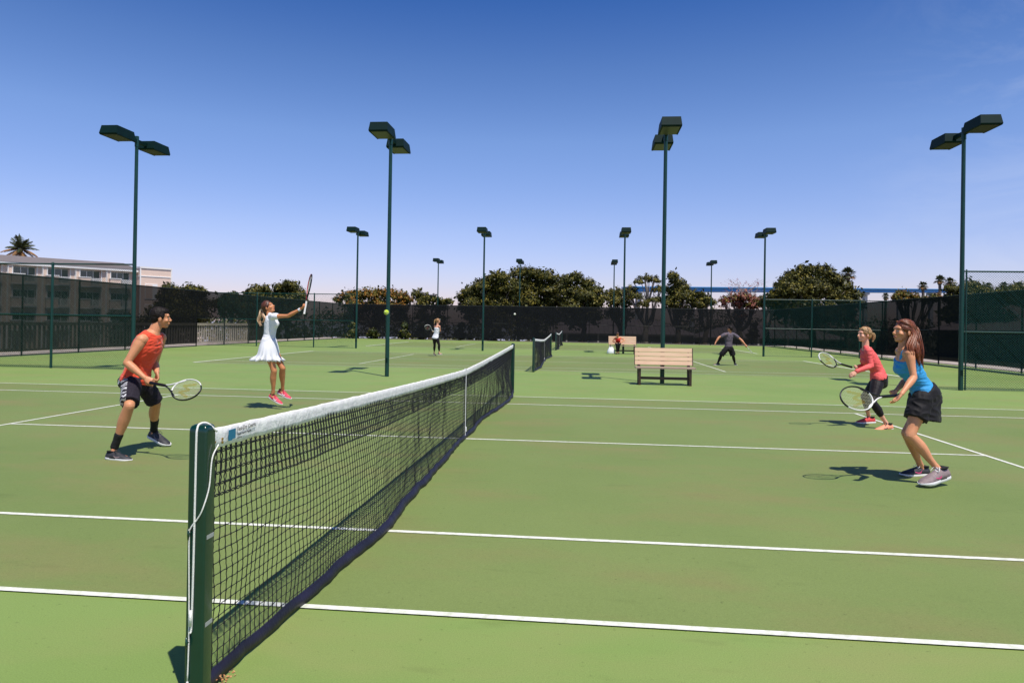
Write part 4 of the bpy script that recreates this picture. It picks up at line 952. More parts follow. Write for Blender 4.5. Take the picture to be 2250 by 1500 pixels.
# --- the woman in the coral top
J = dict(pel=P(1929,831,11.0), wai=P(1927,812,11.0), che=P(1911,783,11.0), nek=P(1902,764,11.0), head=P(1899,735,11.0), F=-RT*.96+UP*.05-FW*.18, U=UP-RT*.08,
  lhi=P(1928,840,10.92), rhi=P(1928,838,11.09), lsh=P(1909,772,10.84), rsh=P(1898,771,11.16), lel=P(1914,804,10.78), lwr=P(1881,816,10.72), rel=P(1909,801,11.22), rwr=P(1884,806,11.06),
  lkn=P(1917,884,10.74), rkn=P(1899,871,11.22), lan=P(1947,929,10.76), ran=P(1909,914,11.42), lhe=P(1961,945,10.78), lto=P(1922,950,10.66), rhe=P(1922,930,11.42), rto=P(1881,931,11.34))
racket('white and black racket held forward by the woman in the coral top', P(1818.5,791,10.80), P(1887,811,11.04), -FW*.8+UP*.60, white_side=1)
fg = person('woman in coral long-sleeved top and black leggings beside the player in blue', J, 'f', 'skin_c', .0056, 1.03,
  hands={'l': (-RT*.8-UP*.5, FW*.5-UP*.6, .35), 'r': (J['rwr']-J['rel'], UP*.4-FW*.8, 1.05)})
garment(fg, 'long_sleeved_top', lambda m: (fg.torso(m, -.02, .965, .009), fg.shoulders(m, .006), [fg.arm(m, k, .007, fa=(0,.97)) for k in 'lr']), [MT['coral']], .0045, 13)
garment(fg, 'leggings', lambda m: (fg.torso(m, -.34, .10, .007), [fg.leg(m, k, .006, sh=(0,.56)) for k in 'lr']), [MT['blkl']], .0015, 10)
fg.shoe(fg.t, 'l', 'peach', 'blks', 'blks', label='peach running shoe with black laces, nearer foot'); fg.shoe(fg.t, 'r', 'reds', 'blks', None, label='red running shoe on the far foot')
hc = haircap(fg, 'hair', 'hair_bln', fg.t, .005, female=True); q = fg.hq; m = MB()
strands(m, None, [q(0,-.09,.02), q(0,-.135,.015), q(0,-.165,-.02), q(0,-.165,-.075), q(0,-.150,-.115)], 60, .030, .0052, .010, seed=11)
for x in (-1, 1): strands(m, None, [q(.03*x,.06,.095), q(.072*x,.01,.06), q(.074*x,-.05,.025), q(.03*x,-.105,.01)], 26, .013, .0045, .004, seed=12+x)
m.obj('ponytail', MT['hair_blns'], hc, smooth=True)
m = MB(); m.ell(q(0,-.120,.015), (.020,.016,.020)); m.obj('hair_tie', MT['blk'], hc, smooth=True); combed(fg, hc, 'hair_blns', (0,-.125,.015), 110, seed=32)
m = MB(); pts = [fg.headframe() @ V(math.cos(a)*.088, -.012+.012*0+math.sin(a)*.0, 0) + q(0,0,0) for a in (0,)]
pts = [q(.086*math.cos(a), -.005+.0*a, .036+.090*math.sin(a)) for a in np.linspace(-.1, math.pi+.1, 15)]
m.tube(pts, .0055, 6); m.obj('headband', MT['blk'], hc, smooth=True)

# --- the man far off in the grey tee
d = 28.1
J = dict(pel=P(1600.5,763,d), wai=P(1601,752,d), che=P(1602,739,d), nek=P(1603,731,d), head=P(1604,722.5,d-.02), F=FW*.72-RT*.68, U=UP,
  lhi=P(1596,766,d-.06), rhi=P(1606,766,d+.06), lsh=P(1592.5,735,d-.15), rsh=P(1613.5,735,d+.1), lel=P(1579.5,741,d-.2), lwr=P(1572.5,752,d-.25), rel=P(1628,746,d-.05), rwr=P(1637.5,757,d-.15),
  lkn=P(1584,781,d-.05), rkn=P(1611,782,d+.05), lan=P(1577,798,d+.1), ran=P(1615,799,d+.35), lhe=P(1581.5,803,d+.1), lto=P(1567,802,d+.05), rhe=P(1615,804,d+.15), rto=P(1617,802,d+.48))
racket('pale racket swung out low by the distant man in the grey tee', P(1648.5,770,d+.20), P(1634.5,754,d-.15), RT*.7-FW*.25+UP*.65, white_side=1, grip='white', gold=False)
fg = person('distant man in grey tee and black shorts over leggings, seen from behind, arms spread', J, 'm', 'skin_m', .009, .98, hands={'l': (J['lwr']-J['lel'], RT, .5), 'r': (J['rwr']-J['rel'], FW, 1.0)})
garment(fg, 'tee_shirt', lambda m: (fg.torso(m, -.05, .97, .013), fg.shoulders(m, .008), [fg.arm(m, k, .014, ua=(0,.6), do=('u',)) for k in 'lr']), [MT['greyt']], .009, 9)
garment(fg, 'shorts', lambda m: (fg.torso(m, -.34, .06, .018), [legtube(m, fg, k, (.104,.112,.112,.110), .92) for k in 'lr']), [MT['blk']], .008, 9)
garment(fg, 'leggings', lambda m: [fg.leg(m, k, .005) for k in 'lr'], [MT['blkl']], 0)
for k in 'lr': fg.shoe(fg.t, k, 'blks', 'sole', None)
haircap(fg, 'hair', 'hair_blk', fg.t, .008)

# --- the woman far off in the white tank top
d = 32.0
J = dict(pel=P(957,742,d), wai=P(958.5,733,d), che=P(960,722,d), nek=P(961,715,d), head=P(962.5,705,d), F=FW*.42+RT*.9, U=UP,
  rhi=P(960.5,745,d-.08), lhi=P(954.5,745,d+.08), rsh=P(965.5,717,d-.1), lsh=P(955.5,716.5,d+.12), rel=P(967.5,727,d-.02), rwr=P(960.5,728,d+.32), lel=P(957,728,d+.3), lwr=P(953.5,728,d+.42),
  rkn=P(965,758,d-.1), lkn=P(955,759,d+.05), ran=P(965,774,d-.05), lan=P(954,774,d+.1), rhe=P(962,779,d-.08), rto=P(972,779,d+.05), lhe=P(951.5,778,d+.1), lto=P(959,782.5,d+.1))
racket('small pale racket drawn back by the distant woman in the white tank', P(940,719.5,d+.05), P(957,731,d+.38), -FW*.75-RT*.45+UP*.3, white_side=1, grip='white', gold='red')
fg = person('distant blonde woman in white tank top and black leggings on the middle court', J, 'f', 'skin_c', .009, .98, hands={'l': (-RT*.5+FW*.2, FW, 1.0), 'r': (-RT*.8+FW*.5, FW, 1.0)})
garment(fg, 'tank_top', lambda m: (fg.torso(m, -.06, .82, .012, flare=lambda t: .02*max(0, .4-t)), [m.tube([fg.at(.7)+fg.side(.8)*.06*q-fg.fwd(.8)*.04, fg.at(.95)+fg.side(.8)*.062*q, fg.at(.7)+fg.side(.8)*.06*q+fg.fwd(.8)*.06], .022, 8) for q in (-1, 1)]), [MT['whitef']], .006, 9)
garment(fg, 'leggings', lambda m: (fg.torso(m, -.34, .08, .007), [fg.leg(m, k, .006, sh=(0,.75)) for k in 'lr']), [MT['blkl']], 0)
for k in 'lr': fg.shoe(fg.t, k, 'blks', 'sole', 'sole')
hc = haircap(fg, 'hair', 'hair_bln', fg.t, .008, female=True); q = fg.hq; m = MB()
strands(m, None, [q(0,-.08,.06), q(-.01,-.13,.06), q(-.02,-.165,-.01), q(-.02,-.175,-.10), q(-.01,-.18,-.17)], 40, .026, .007, .008, seed=21); m.obj('ponytail', MT['hair_blns'], hc, smooth=True)
m = MB(); m.ell(q(0,.07,.075), (.06,.055,.008), fg.headframe()); m.obj('visor', MT['rk_white'], hc, smooth=True)

# --- the person seated on the far bench
d = 38.0
J = dict(pel=P(1358,754.5,d+.12), wai=P(1358,750,d+.05), che=P(1357.5,744,d-.08), nek=P(1357.5,740.5,d-.16), head=P(1357,734.5,d-.28), F=-FW*.75-UP*.65, U=UP*.8-FW*.5,
  rhi=P(1355,755,d+.05), lhi=P(1361,755,d+.05), rsh=P(1351.5,742,d-.08), lsh=P(1363.5,742,d-.08), rel=P(1346.5,749.5,d-.02), rwr=P(1353.5,753,d-.25), lel=P(1373,747,d-.05), lwr=P(1363.5,752.5,d-.25),
  rkn=P(1355.5,756.5,d-.38), lkn=P(1360.5,756.5,d-.38), ran=P(1355.5,772.5,d-.30), lan=P(1359,772.5,d-.30), rhe=P(1355.5,776,d-.24), rto=P(1354.5,776.8,d-.50), lhe=P(1359.5,776,d-.24), lto=P(1360.5,776.8,d-.50))
fg = person('person in a red top and black trousers seated on the distant bench, head bent down', J, 'f', 'skin_w', .009, .96, hands={'l': (-RT-UP*.2, -UP, .6), 'r': (RT-UP*.2, -UP, .6)}, cat='person', group='players resting')
del fg.t['group']
garment(fg, 'red_top', lambda m: fg.torso(m, -.02, .88, .010), [MT['redt']], .006, 9)
garment(fg, 'trousers', lambda m: (fg.torso(m, -.30, .08, .008), [fg.leg(m, k, .012) for k in 'lr']), [MT['blk']], .004, 9)
for k in 'lr': fg.shoe(fg.t, k, 'blks', 'blks', None, solem='blks')
haircap(fg, 'hair', 'hair_brn', fg.t, .008, female=True)

# ------------------------------------------------------------------ balls and bag
def ball(label, c, mk, r=.033):
    m = MB(); m.ell(c, (r,)*3, n=24); o = m.obj('tennis_ball', MT[mk], smooth=True)
    tag(o, label, 'ball', 'tennis balls in flight')
    s_ = MB(); pts = []
    for i in range(49):
        a = 2*math.pi*i/48; v = V(math.cos(a)+.45*math.cos(3*a)*-1, math.sin(a)+.45*math.sin(3*a), 1.1*math.sin(2*a)).normalized(); pts.append(c+v*(r+.0003))
    s_.tube(pts, .0013, 5, cap=False); q = s_.obj('seam', MT['white'], o)
ball('bright yellow-green ball in the air in front of the second tall lamp post', P(849,686,9.2), 'ball')
ball('tiny pale ball in the air against the back screen, above the far court', P(1131,690,25), 'ballw', .036)
m = MB(); gx, gy = 3.10, 34.62
for s_ in (0,):
    lvl = [(0,.20,.13),(.05,.22,.15),(.16,.20,.13),(.25,.15,.09),(.31,.12,.05),(.36,.11,.03)]
    n = 24
    for zz, a, b in lvl:
        for j in range(n):
            t = 2*math.pi*j/n; w_ = 1+.12*noise.noise(V(math.cos(t)*2, math.sin(t)*2, zz*9))+.05*noise.noise(V(math.cos(t)*6, math.sin(t)*6, zz*25)); m.v.append((gx+a*w_*math.cos(t), gy+b*w_*math.sin(t), zz+.003))
    for i in range(len(lvl)-1):
        for j in range(n): m.f.append((i*n+j, i*n+(j+1) % n, (i+1)*n+(j+1) % n, (i+1)*n+j)); m.m.append(0)
    m.f += [tuple(range(n))[::-1], tuple(range((len(lvl)-1)*n, len(lvl)*n))]; m.m += [0, 0]
bagr = thing('shopping_bag', (gx, gy, 0), 'white plastic bag standing on the court by the end of the distant bench', 'bag')
m.obj('bag_body', MT['bag'], bagr, smooth=True)
for x in (-.06, .06):
    h = MB(); h.tube(smooth_pts([(gx+x-.035,gy,.34),(gx+x-.03,gy,.44),(gx+x+.03,gy,.44),(gx+x+.035,gy,.34)], 4), (.010,.004), 6); h.tube([(gx+x-.035,gy,.34),(gx+x-.03,gy,.42)], (.014,.005), 6) if False else None
    h.obj('handle', MT['bag'], bagr, smooth=True)

# ------------------------------------------------------------------ trees
def quads(C, Nn, size, rs, droop=0):
    "leaf quads at centres C facing roughly Nn"
    n = len(C); a = rs.normal(size=(n, 3)); a -= (a*Nn).sum(1, keepdims=True)*Nn; a /= np.linalg.norm(a, axis=1, keepdims=True)+1e-9
    b = np.cross(Nn, a); s1 = (size*rs.uniform(.6, 1.25, n))[:, None]; s2 = s1*rs.uniform(.4, .62, n)[:, None]
    return np.stack([C-a*s1, C-b*s2-Nn*s1*.15, C+a*s1, C+b*s2-Nn*s1*.15], 1).reshape(-1, 3)
def leafmesh(name, V_, mats, mi, parent):
    n = len(V_)//4; me = bpy.data.meshes.new(name); me.vertices.add(n*4); me.vertices.foreach_set('co', V_.astype(np.float32).ravel())
    me.loops.add(n*4); me.loops.foreach_set('vertex_index', np.arange(n*4, dtype=np.int32)); me.polygons.add(n); me.polygons.foreach_set('loop_start', np.arange(0, n*4, 4, dtype=np.int32))
    try: me.polygons.foreach_set('loop_total', np.full(n, 4, dtype=np.int32))
    except Exception: pass
    for m in mats: me.materials.append(m)
    me.polygons.foreach_set('material_index', mi.astype(np.int32)); me.update(); me.validate()
    o = bpy.data.objects.new(name, me); COL.objects.link(o); o.parent = parent; o.matrix_parent_inverse = PINV(parent); return o
TG = 'trees beyond the court fences'
def tree(label, depth, blobs, mats, w=(.5,.4,.1), leaf=.085, dens=1.0, trunk='bark', sink=0, seed=1, name='ficus_tree', fill=True, zg=None, cat='tree', limbs=True):
    "blobs: (u, v, r) lobes of the crown as seen from the court, in photo pixels at the given distance"
    rs = np.random.default_rng(seed); rr = random.Random(seed); B = []
    if name == 'ficus_tree' and fill and len(blobs) > 4: blobs = list(blobs)+[(u, v+r*1.5, r*.95) for (u, v, r) in blobs if r > 15]
    for (u, v, r) in blobs:
        R_ = r*1.2*depth/FPX; dd = depth + rr.uniform(-.7, .7)*R_*1.2; B.append((P(u, v, dd), R_))
    cx = sum((b[0]*b[1] for b in B), V(0,0,0))/sum(b[1] for b in B)
    zg_ = gz(cx.x, cx.y) if zg is None else zg
    t = thing(name, (cx.x, cx.y, zg_), label, cat, TG)
    Vs, Ms = [], []
    for c, R_ in B:
        nc = int(78*dens*max(.5, min(1.9, (R_/.9)**1.7)))
        d = rs.normal(size=(nc, 3)); d /= np.linalg.norm(d, axis=1, keepdims=True); d[:, 2] = np.abs(d[:, 2])*.75+d[:, 2]*.25
        rad = R_*(rs.uniform(.55, 1.0, nc))[:, None]; cc = np.array(c)+d*rad*np.array([1, 1, .92])
        crad = R_*rs.uniform(.13, .30, nc)+.05
        nl = 15; D = rs.normal(size=(nc, nl, 3)); D /= np.linalg.norm(D, axis=2, keepdims=True)
        C = (cc[:, None, :]+D*crad[:, None, None]*rs.uniform(.3, 1.05, (nc, nl, 1))).reshape(-1, 3)
        Nn = (D.reshape(-1, 3)*.7+np.repeat(d, nl, 0)*.5+np.array([0, 0, .35])+rs.normal(size=(nc*nl, 3))*.35); Nn /= np.linalg.norm(Nn, axis=1, keepdims=True)
        Vs.append(quads(C, Nn, leaf, rs)); Ms.append(np.repeat(rs.choice(len(mats), nc, p=np.array(w[:len(mats)])/sum(w[:len(mats)])), nl))
        if fill:
            nf = int(150*dens*max(.5, (R_/.9)**2)); C = np.array(c)+rs.normal(size=(nf, 3))*R_*.36; Nn = rs.normal(size=(nf, 3)); Nn /= np.linalg.norm(Nn, axis=1, keepdims=True)
            Vs.append(quads(C, Nn, leaf*2.2, rs)); Ms.append(np.zeros(nf, dtype=int))
    leafmesh('crown', np.concatenate(Vs), [MT[k] for k in mats], np.concatenate(Ms), t)
    m = MB(); base = V(cx.x, cx.y, zg_-.2); H = cx.z-zg_; fork = base+V(rr.uniform(-.3,.3), 0, .2+H*.35)
    tr = .10+.035*H; m.tube([base, lerp(base, fork, .3), fork], [tr*1.5, tr*1.1, tr*.9], 10)
    for c, R_ in sorted(B, key=lambda b: -b[1])[:7]:
        mid = lerp(fork, c, .5)+V(rr.uniform(-.3,.3), rr.uniform(-.3,.3), -.15*H*rr.random()); pts = smooth_pts([fork-V(0,0,.1), mid, c, c+V(rr.uniform(-.3,.3),0,R_*.4)], 4)
        m.tube(pts, [tr*.62*(1-.85*i/(len(pts)-1)) for i in range(len(pts))], 7)
        for _ in range(3):
            e = c+V(rr.uniform(-1,1), rr.uniform(-1,1), rr.uniform(-.3,.9))*R_*.8; m.tube([mid, lerp(mid, e, .6)+V(0,0,.1), e], [tr*.22, tr*.14, .012], 5)
    m.obj('trunk', MT[trunk], t, smooth=True)
    return t, B
AO = ('leafA','leafB')
tree('small tree crown showing above the left fence, left of a similar one', 50, [(371,636,15),(386,641,12),(372,655,22),(392,662,20),(360,675,20)], AO, (.5,.4,.1), seed=2)
tree('small tree crown showing above the left fence, beside the low hotel wall', 52, [(418,637,13),(436,642,13),(446,645,9),(425,660,20),(440,675,20),(412,680,18)], AO, (.5,.4,.1), seed=3)
tree('low olive tree above the left fence, just left of the jumping player', 60, [(560,640,15),(580,641,16),(546,646,10),(567,660,24),(540,665,18),(592,662,18)], AO, (.35,.5,.15), seed=4)
tree('round olive tree above the left fence, behind the raised racket', 60, [(618,636,17),(640,634,18),(655,650,18),(610,652,18),(630,660,26),(664,660,12),(632,626,10)], AO, (.4,.45,.15), seed=5)
tree('tiny distant treetop on the left between the fence and the low hedge of trees', 60, [(515,648,8),(500,655,12),(520,662,16)], AO, seed=6)
tree('long low golden-brown tree behind the back fence, behind the yellow ball', 66, [(745,660,12),(762,652,15),(785,652,18),(808,650,17),(832,648,16),(856,649,17),(880,655,17),(896,662,12),(775,672,20),(830,672,22),(880,676,18)], ('leafA','leafB','leafC'), (.15,.3,.55), seed=7)
tree('low dark tree with a sloping top, right of the golden-brown one', 65, [(915,648,13),(932,655,14),(950,659,13),(968,664,12),(985,665,11),(930,672,18),(965,678,16)], AO, (.6,.35,.05), seed=8)
tree('left third of the big dark tree mass, rising from the left', 66, [(1020,655,16),(1035,645,19),(1058,632,20),(1080,620,20),(1100,612,18),(1112,636,26),(1075,655,24),(1040,668,20),(1095,672,24)], AO, (.55,.40,.05), seed=9, leaf=.095)
tree('tallest tree of the dark mass, straight behind the distant middle lamp post', 67, [(1140,605,18),(1160,602,17),(1182,607,19),(1206,612,19),(1150,632,26),(1190,640,28),(1225,632,22),(1160,665,26),(1215,665,22),(1130,650,22)], AO, (.55,.40,.05), seed=10, leaf=.095)
tree('right shoulder of the big dark tree mass, sloping down to the right', 65, [(1248,618,16),(1268,613,15),(1290,626,16),(1308,640,16),(1322,654,13),(1255,645,24),(1285,655,22),(1262,672,22),(1305,672,18)], AO, (.55,.42,.03), seed=11, leaf=.095)
tree('low round tree in the dip between the dark mass and the pale-limbed tree', 68, [(1342,648,14),(1358,645,13),(1376,646,13),(1350,664,18),(1375,668,16)], AO, (.5,.45,.05), seed=12)
tree('open tree with pale bent limbs showing under its high crown', 66, [(1402,622,10),(1417,614,13),(1436,619,14),(1386,640,14),(1398,655,16),(1448,640,14),(1440,662,15),(1412,672,14)], AO, (.5,.45,.05), seed=13, trunk='palebark', fill=False)
tree('tree with a tall narrow top right behind the tall lamp post of the bench', 65, [(1478,609,13),(1487,622,15),(1502,634,14),(1478,642,18),(1497,655,20),(1518,648,13),(1468,664,15),(1525,666,15)], AO, (.55,.42,.03), seed=14, leaf=.09)
tree('small low tree under the left end of the blue bridge', 64, [(1537,650,11),(1550,658,13),(1562,666,11),(1540,672,14)], AO, (.5,.45,.05), seed=15)
tp, Bp = tree('rusty pink leafed tree with bare blossoming twigs above it', 66, [(1592,663,13),(1612,657,14),(1632,655,15),(1652,660,14),(1672,664,12),(1625,672,16),(1655,674,15)], ('leafR','leafB','leafA'), (.62,.25,.13), seed=16)
rs = random.Random(5); m = MB(); C_, N_ = [], []
for i in range(34):
    a = P(rs.uniform(1600,1665), 652, 66+rs.uniform(-.8,.8)); b = P(rs.uniform(1580,1690), rs.uniform(612,640), 66+rs.uniform(-1,1)); mid = lerp(a, b, .5)+V(rs.uniform(-.25,.25),0,.1)
    m.tube(smooth_pts([a, mid, b], 3), [.020,.016,.013,.010,.008,.006,.005], 4)
    for _ in range(7): q = lerp(mid, b, rs.uniform(.2, 1.05)); C_.append(tuple(q+V(rs.gauss(0,.07), rs.gauss(0,.07), rs.gauss(0,.07)))); N_.append((rs.gauss(0,1), rs.gauss(0,1), rs.gauss(0,1)))
m.obj('twigs', MT['palebark'], tp)
N_ = np.array(N_); N_ /= np.linalg.norm(N_, axis=1, keepdims=True); leafmesh('blossom', quads(np.array(C_), N_, .065, rng), [MT['leafP']], np.zeros(len(C_)), tp)
tree('broad dark tree at right of the pink one, the largest crown on the right', 62, [(1722,628,18),(1740,612,18),(1762,602,19),(1788,598,18),(1812,603,19),(1832,618,20),(1856,634,18),(1876,650,16),(1735,640,28),(1780,635,36),(1825,650,28),(1710,655,20),(1860,668,18),(1770,665,26),(1890,668,12)], AO, (.60,.38,.02), seed=17, leaf=.10, dens=1.1)
tree('small green tree beside the pink one, at the foot of the broad dark tree', 63, [(1690,660,15),(1676,668,13),(1700,672,16)], AO, (.5,.48,.02), seed=18)
tree('low pale scrubby tree under the blue bridge at right', 80, [(1978,646,10),(1992,650,12),(1968,655,10),(2012,655,11),(1988,664,13),(2035,660,10),(2055,655,12)], ('leafA','leafB','leafC'), (.2,.5,.3), seed=19)
tree('dark tree behind the right fence, next to the tall lamp post at right', 58, [(2088,636,14),(2106,640,20),(2128,630,16),(2145,640,20),(2166,645,18),(2120,658,24),(2160,665,22),(2090,660,18),(2185,652,15)], AO, (.55,.40,.05), seed=20)
tree('dark tree behind the chain-link mesh at the right edge', 56, [(2205,645,17),(2226,642,17),(2245,640,18),(2262,650,20),(2215,662,22),(2250,668,22),(2290,650,24)], AO, (.5,.4,.1), seed=21)
tree('dark garden tree seen dimly through the right screen', 48, [(2100,700,30),(2140,690,30),(2190,705,34),(2230,700,30),(2165,725,30)], ('leafA','bush'), (.6,.4), seed=22, zg=-1.2)
tree('tree seen dimly through the left screen beside the hotel end', 46, [(345,690,20),(370,690,26),(400,695,26),(430,700,22)], ('leafA','leafB'), (.7,.3), seed=23)
tree('tree seen dimly through the left screen near the picket railing', 56, [(480,672,20),(505,680,22),(530,675,22),(560,690,22)], ('leafA','leafB'), (.7,.3), seed=24)
# bushes at the foot of the back fence
rs = random.Random(9)
for i, (u, lab_) in enumerate(((775, 'low shrub at the left end of the back fence, beside the mid-distance lamp post'), (820, 'low shrub behind the back fence, just left of the tall lamp post with the ball'), (888, 'low shrub behind the back fence, right of the tall lamp post with the ball'), (925, 'low shrub behind the back fence, beside the distant blonde player'), (1012, 'low shrub behind the back fence, right of the distant blonde player'), (1090, 'low shrub behind the back fence, right of the mid-distance middle lamp post'), (1655, 'low shrub behind the back fence, left of the mid-distance lamp post by the pink tree'))):
    tree(lab_, 62.5+rs.random(), [(u-6, 737, 9), (u+6, 738, 8), (u, 728, 9), (u+2, 716, 8)], ('leafA','bush','leafB'), (.4,.4,.2), seed=40+i, name='shrub', dens=.6, leaf=.08, zg=0)[0]['group'] = 'shrubs at the foot of the back fence'
for o in [x for x in COL.objects if x.name.startswith('shrub')]: o['category'] = 'shrub'

def palm(label, u, vtop, vcen, depth, n=30, L_=None, fan=True, dry=.3, seed=1, lean=0):
    rr = random.Random(seed); c = P(u, vcen, depth); zg = gz(c.x, c.y); t = thing('palm_tree', (c.x, c.y, zg), label, 'palm tree', 'palm trees')
    R_ = (vcen-vtop)*depth/FPX; m = MB(); base = V(c.x+lean, c.y, zg-.2)
    pts = [lerp(base, c, k/8)+V(.04*math.sin(k*2), 0, 0) for k in range(9)]; m.tube(pts, [.26-.012*k+.015*(k % 2) for k in range(9)], 9); m.ell(c-V(0,0,.25), (.30,.30,.45)); m.obj('trunk', MT['bark'], t, smooth=True)
    G_, Dm = MB(), MB()
    for i in range(n):
        az = 2.399*i+rr.uniform(-.2,.2); el = math.radians(88-125*(i/n)**.85+rr.uniform(-8,8)); isd = i/n > 1-dry; M_ = Dm if isd else G_
        Ln = R_*rr.uniform(.85,1.15)*(1.05 if not fan else .95); h = V(math.cos(az), math.sin(az), 0); d = (h*math.cos(el)+V(0,0,1)*math.sin(el)); side = V(-math.sin(az), math.cos(az), 0)
        if fan:
            st = c+d*Ln*.45; M_.tube([c, st], [.03,.018], 4); up = side.cross(d)
            for j in range(13):
                a = R(-78+156*j/12+rr.uniform(-4,4)); dd = (d*math.cos(a)+side*math.sin(a)).normalized(); l = Ln*.62*(1-.25*abs(a)/1.4); w_ = l*.085
                k1 = st+dd*l*.55; tip = st+dd*l+V(0,0,-l*(.10+.30*rr.random())); sd = dd.cross(up).normalized()
                M_.add([st, k1-sd*w_, k1+sd*w_, tip], [(0,1,3,2)])
        else:
            pts = [c+d*Ln*s_+V(0,0,-Ln*.55*s_*s_*math.cos(max(el,0))**.6) for s_ in np.linspace(0,1,9)]; M_.tube(pts, [.035,.032,.028,.024,.020,.016,.012,.009,.005], 4)
            for k in range(1, 26):
                s_ = .12+.88*k/26; q = min(7, int(s_*8)); p_ = lerp(pts[q], pts[q+1], s_*8-q) if s_ < 1 else pts[8]; dr = (pts[min(8,q+1)]-pts[q]).normalized()
                ll = Ln*.26*math.sin(math.pi*min(1, .15+s_*.85))+.06
                for sg in (-1, 1):
                    dd = (side*sg*.75+dr*.55+V(0,0,-.35-.3*rr.random())).normalized(); w_ = .05+.02*rr.random(); M_.add([p_-dr*w_, p_+dr*w_, p_+dd*ll], [(0,1,2)])
    G_.obj('fronds', MT['palm'], t)
    if dry: Dm.obj('dry_fronds', MT['palmdry'], t)
    return t
palm('coconut-like palm with drooping fronds above the hotel roof', 45, 510, 549, 100, 36, fan=False, dry=.45, seed=2)
palm('fan palm rising beside the broad dark tree crown', 1863, 583, 603, 74, 34, dry=.15, seed=3)
palm('leftmost of the three slim fan palms by the bridge', 2028, 616, 628, 95, 30, dry=.2, seed=4)
palm('middle and tallest of the three slim fan palms by the bridge', 2065, 602, 616, 92, 32, dry=.25, seed=5)
palm('right fan palm of the three, beside the tall lamp post', 2087, 607, 620, 96, 30, dry=.25, seed=6)
palm('tiny fan palm under the middle of the bridge', 1946, 642, 652, 110, 24, dry=.1, seed=7)
palm('small fan palm behind the chain-link mesh, left one', 2172, 618, 630, 80, 26, dry=.2, seed=8)
palm('small fan palm behind the chain-link mesh, middle one', 2205, 616, 628, 78, 26, dry=.3, seed=9)
palm('small fan palm behind the chain-link mesh, right one', 2240, 616, 630, 76, 26, dry=.3, seed=10)

# ------------------------------------------------------------------ bridge
bt = thing('bridge', P(1760, 700, 430)*1.0, 'long blue girder bridge far beyond the trees', 'bridge')
a0, a1 = P(1380, 636.5, 385), P(2120, 640.5, 560)
m = MB(); a = V(a0.x, a0.y, (a0.z)); b = V(a1.x, a1.y, a1.z); m.beam(a, b, 9, 2.2); m.obj('girder', MT['bridge'], bt)
m = MB(); m.beam(a+V(0,0,1.45), b+V(0,0,1.45), 12, .5); m.obj('deck', MT['bridge'], bt)
for k in range(9):
    q = lerp(a, b, .02+.12*k); m = MB(); zg = -2.4; m.box((q.x, q.y, (q.z-1.4+zg)/2), (1.2, 1.6, (q.z-1.4-zg)/2)); m.box((q.x, q.y, q.z-2.0), (1.6, 4.5, .8)); m.obj('pier', MT['pier'], bt)

# ------------------------------------------------------------------ the hotel on the left
HO = V(-70.8, 77.7, 0); HD = V(.605, .793, 0).normalized(); HN = V(HD.y, -HD.x, 0)
ZR = Matrix((HD, -HN, V(0,0,1))).transposed()    # local: along, inwards, up
hp = lambda s_, o_, z_: HO+HD*s_+HN*o_+V(0,0,z_)
ht = thing('hotel_building', hp(0, 0, -1), 'long beige three-storey hotel with white trimmed balconies, beyond the left fence', 'hotel')
def hbox(nm, s0, s1, o0, o1, z0, z1, mk, par=None):
    m = MB(); m.box(hp((s0+s1)/2, (o0+o1)/2, (z0+z1)/2), ((s1-s0)/2, abs(o1-o0)/2, (z1-z0)/2), ZR); return m.obj(nm, MT[mk], par or ht)
GZ = -2.7; S0, S1 = -14.0, 15.6; BAY = 3.75; DZ = -.22
hbox('wall', S0, S1, -8, -.42, GZ, 8.35+DZ, 'wall')
m = MB(); 
m.add([hp(S0-.4, .45, 8.52+DZ), hp(S1+.3, .45, 8.52+DZ), hp(S1+.3, -5.5, 9.75+DZ), hp(S0-.4, -5.5, 9.75+DZ), hp(S0-.4, -11, 8.5+DZ), hp(S1+.3, -11, 8.5+DZ)], [(0,1,2,3),(3,2,5,4),(0,3,4),(1,5,2),(0,4,5,1)]); m.obj('roof', MT['roofg'], ht)
hbox('fascia', S0-.4, S1+.3, .10, .42, 8.20+DZ, 8.50+DZ, 'trim')
nb = int((S1-S0)/BAY)+1
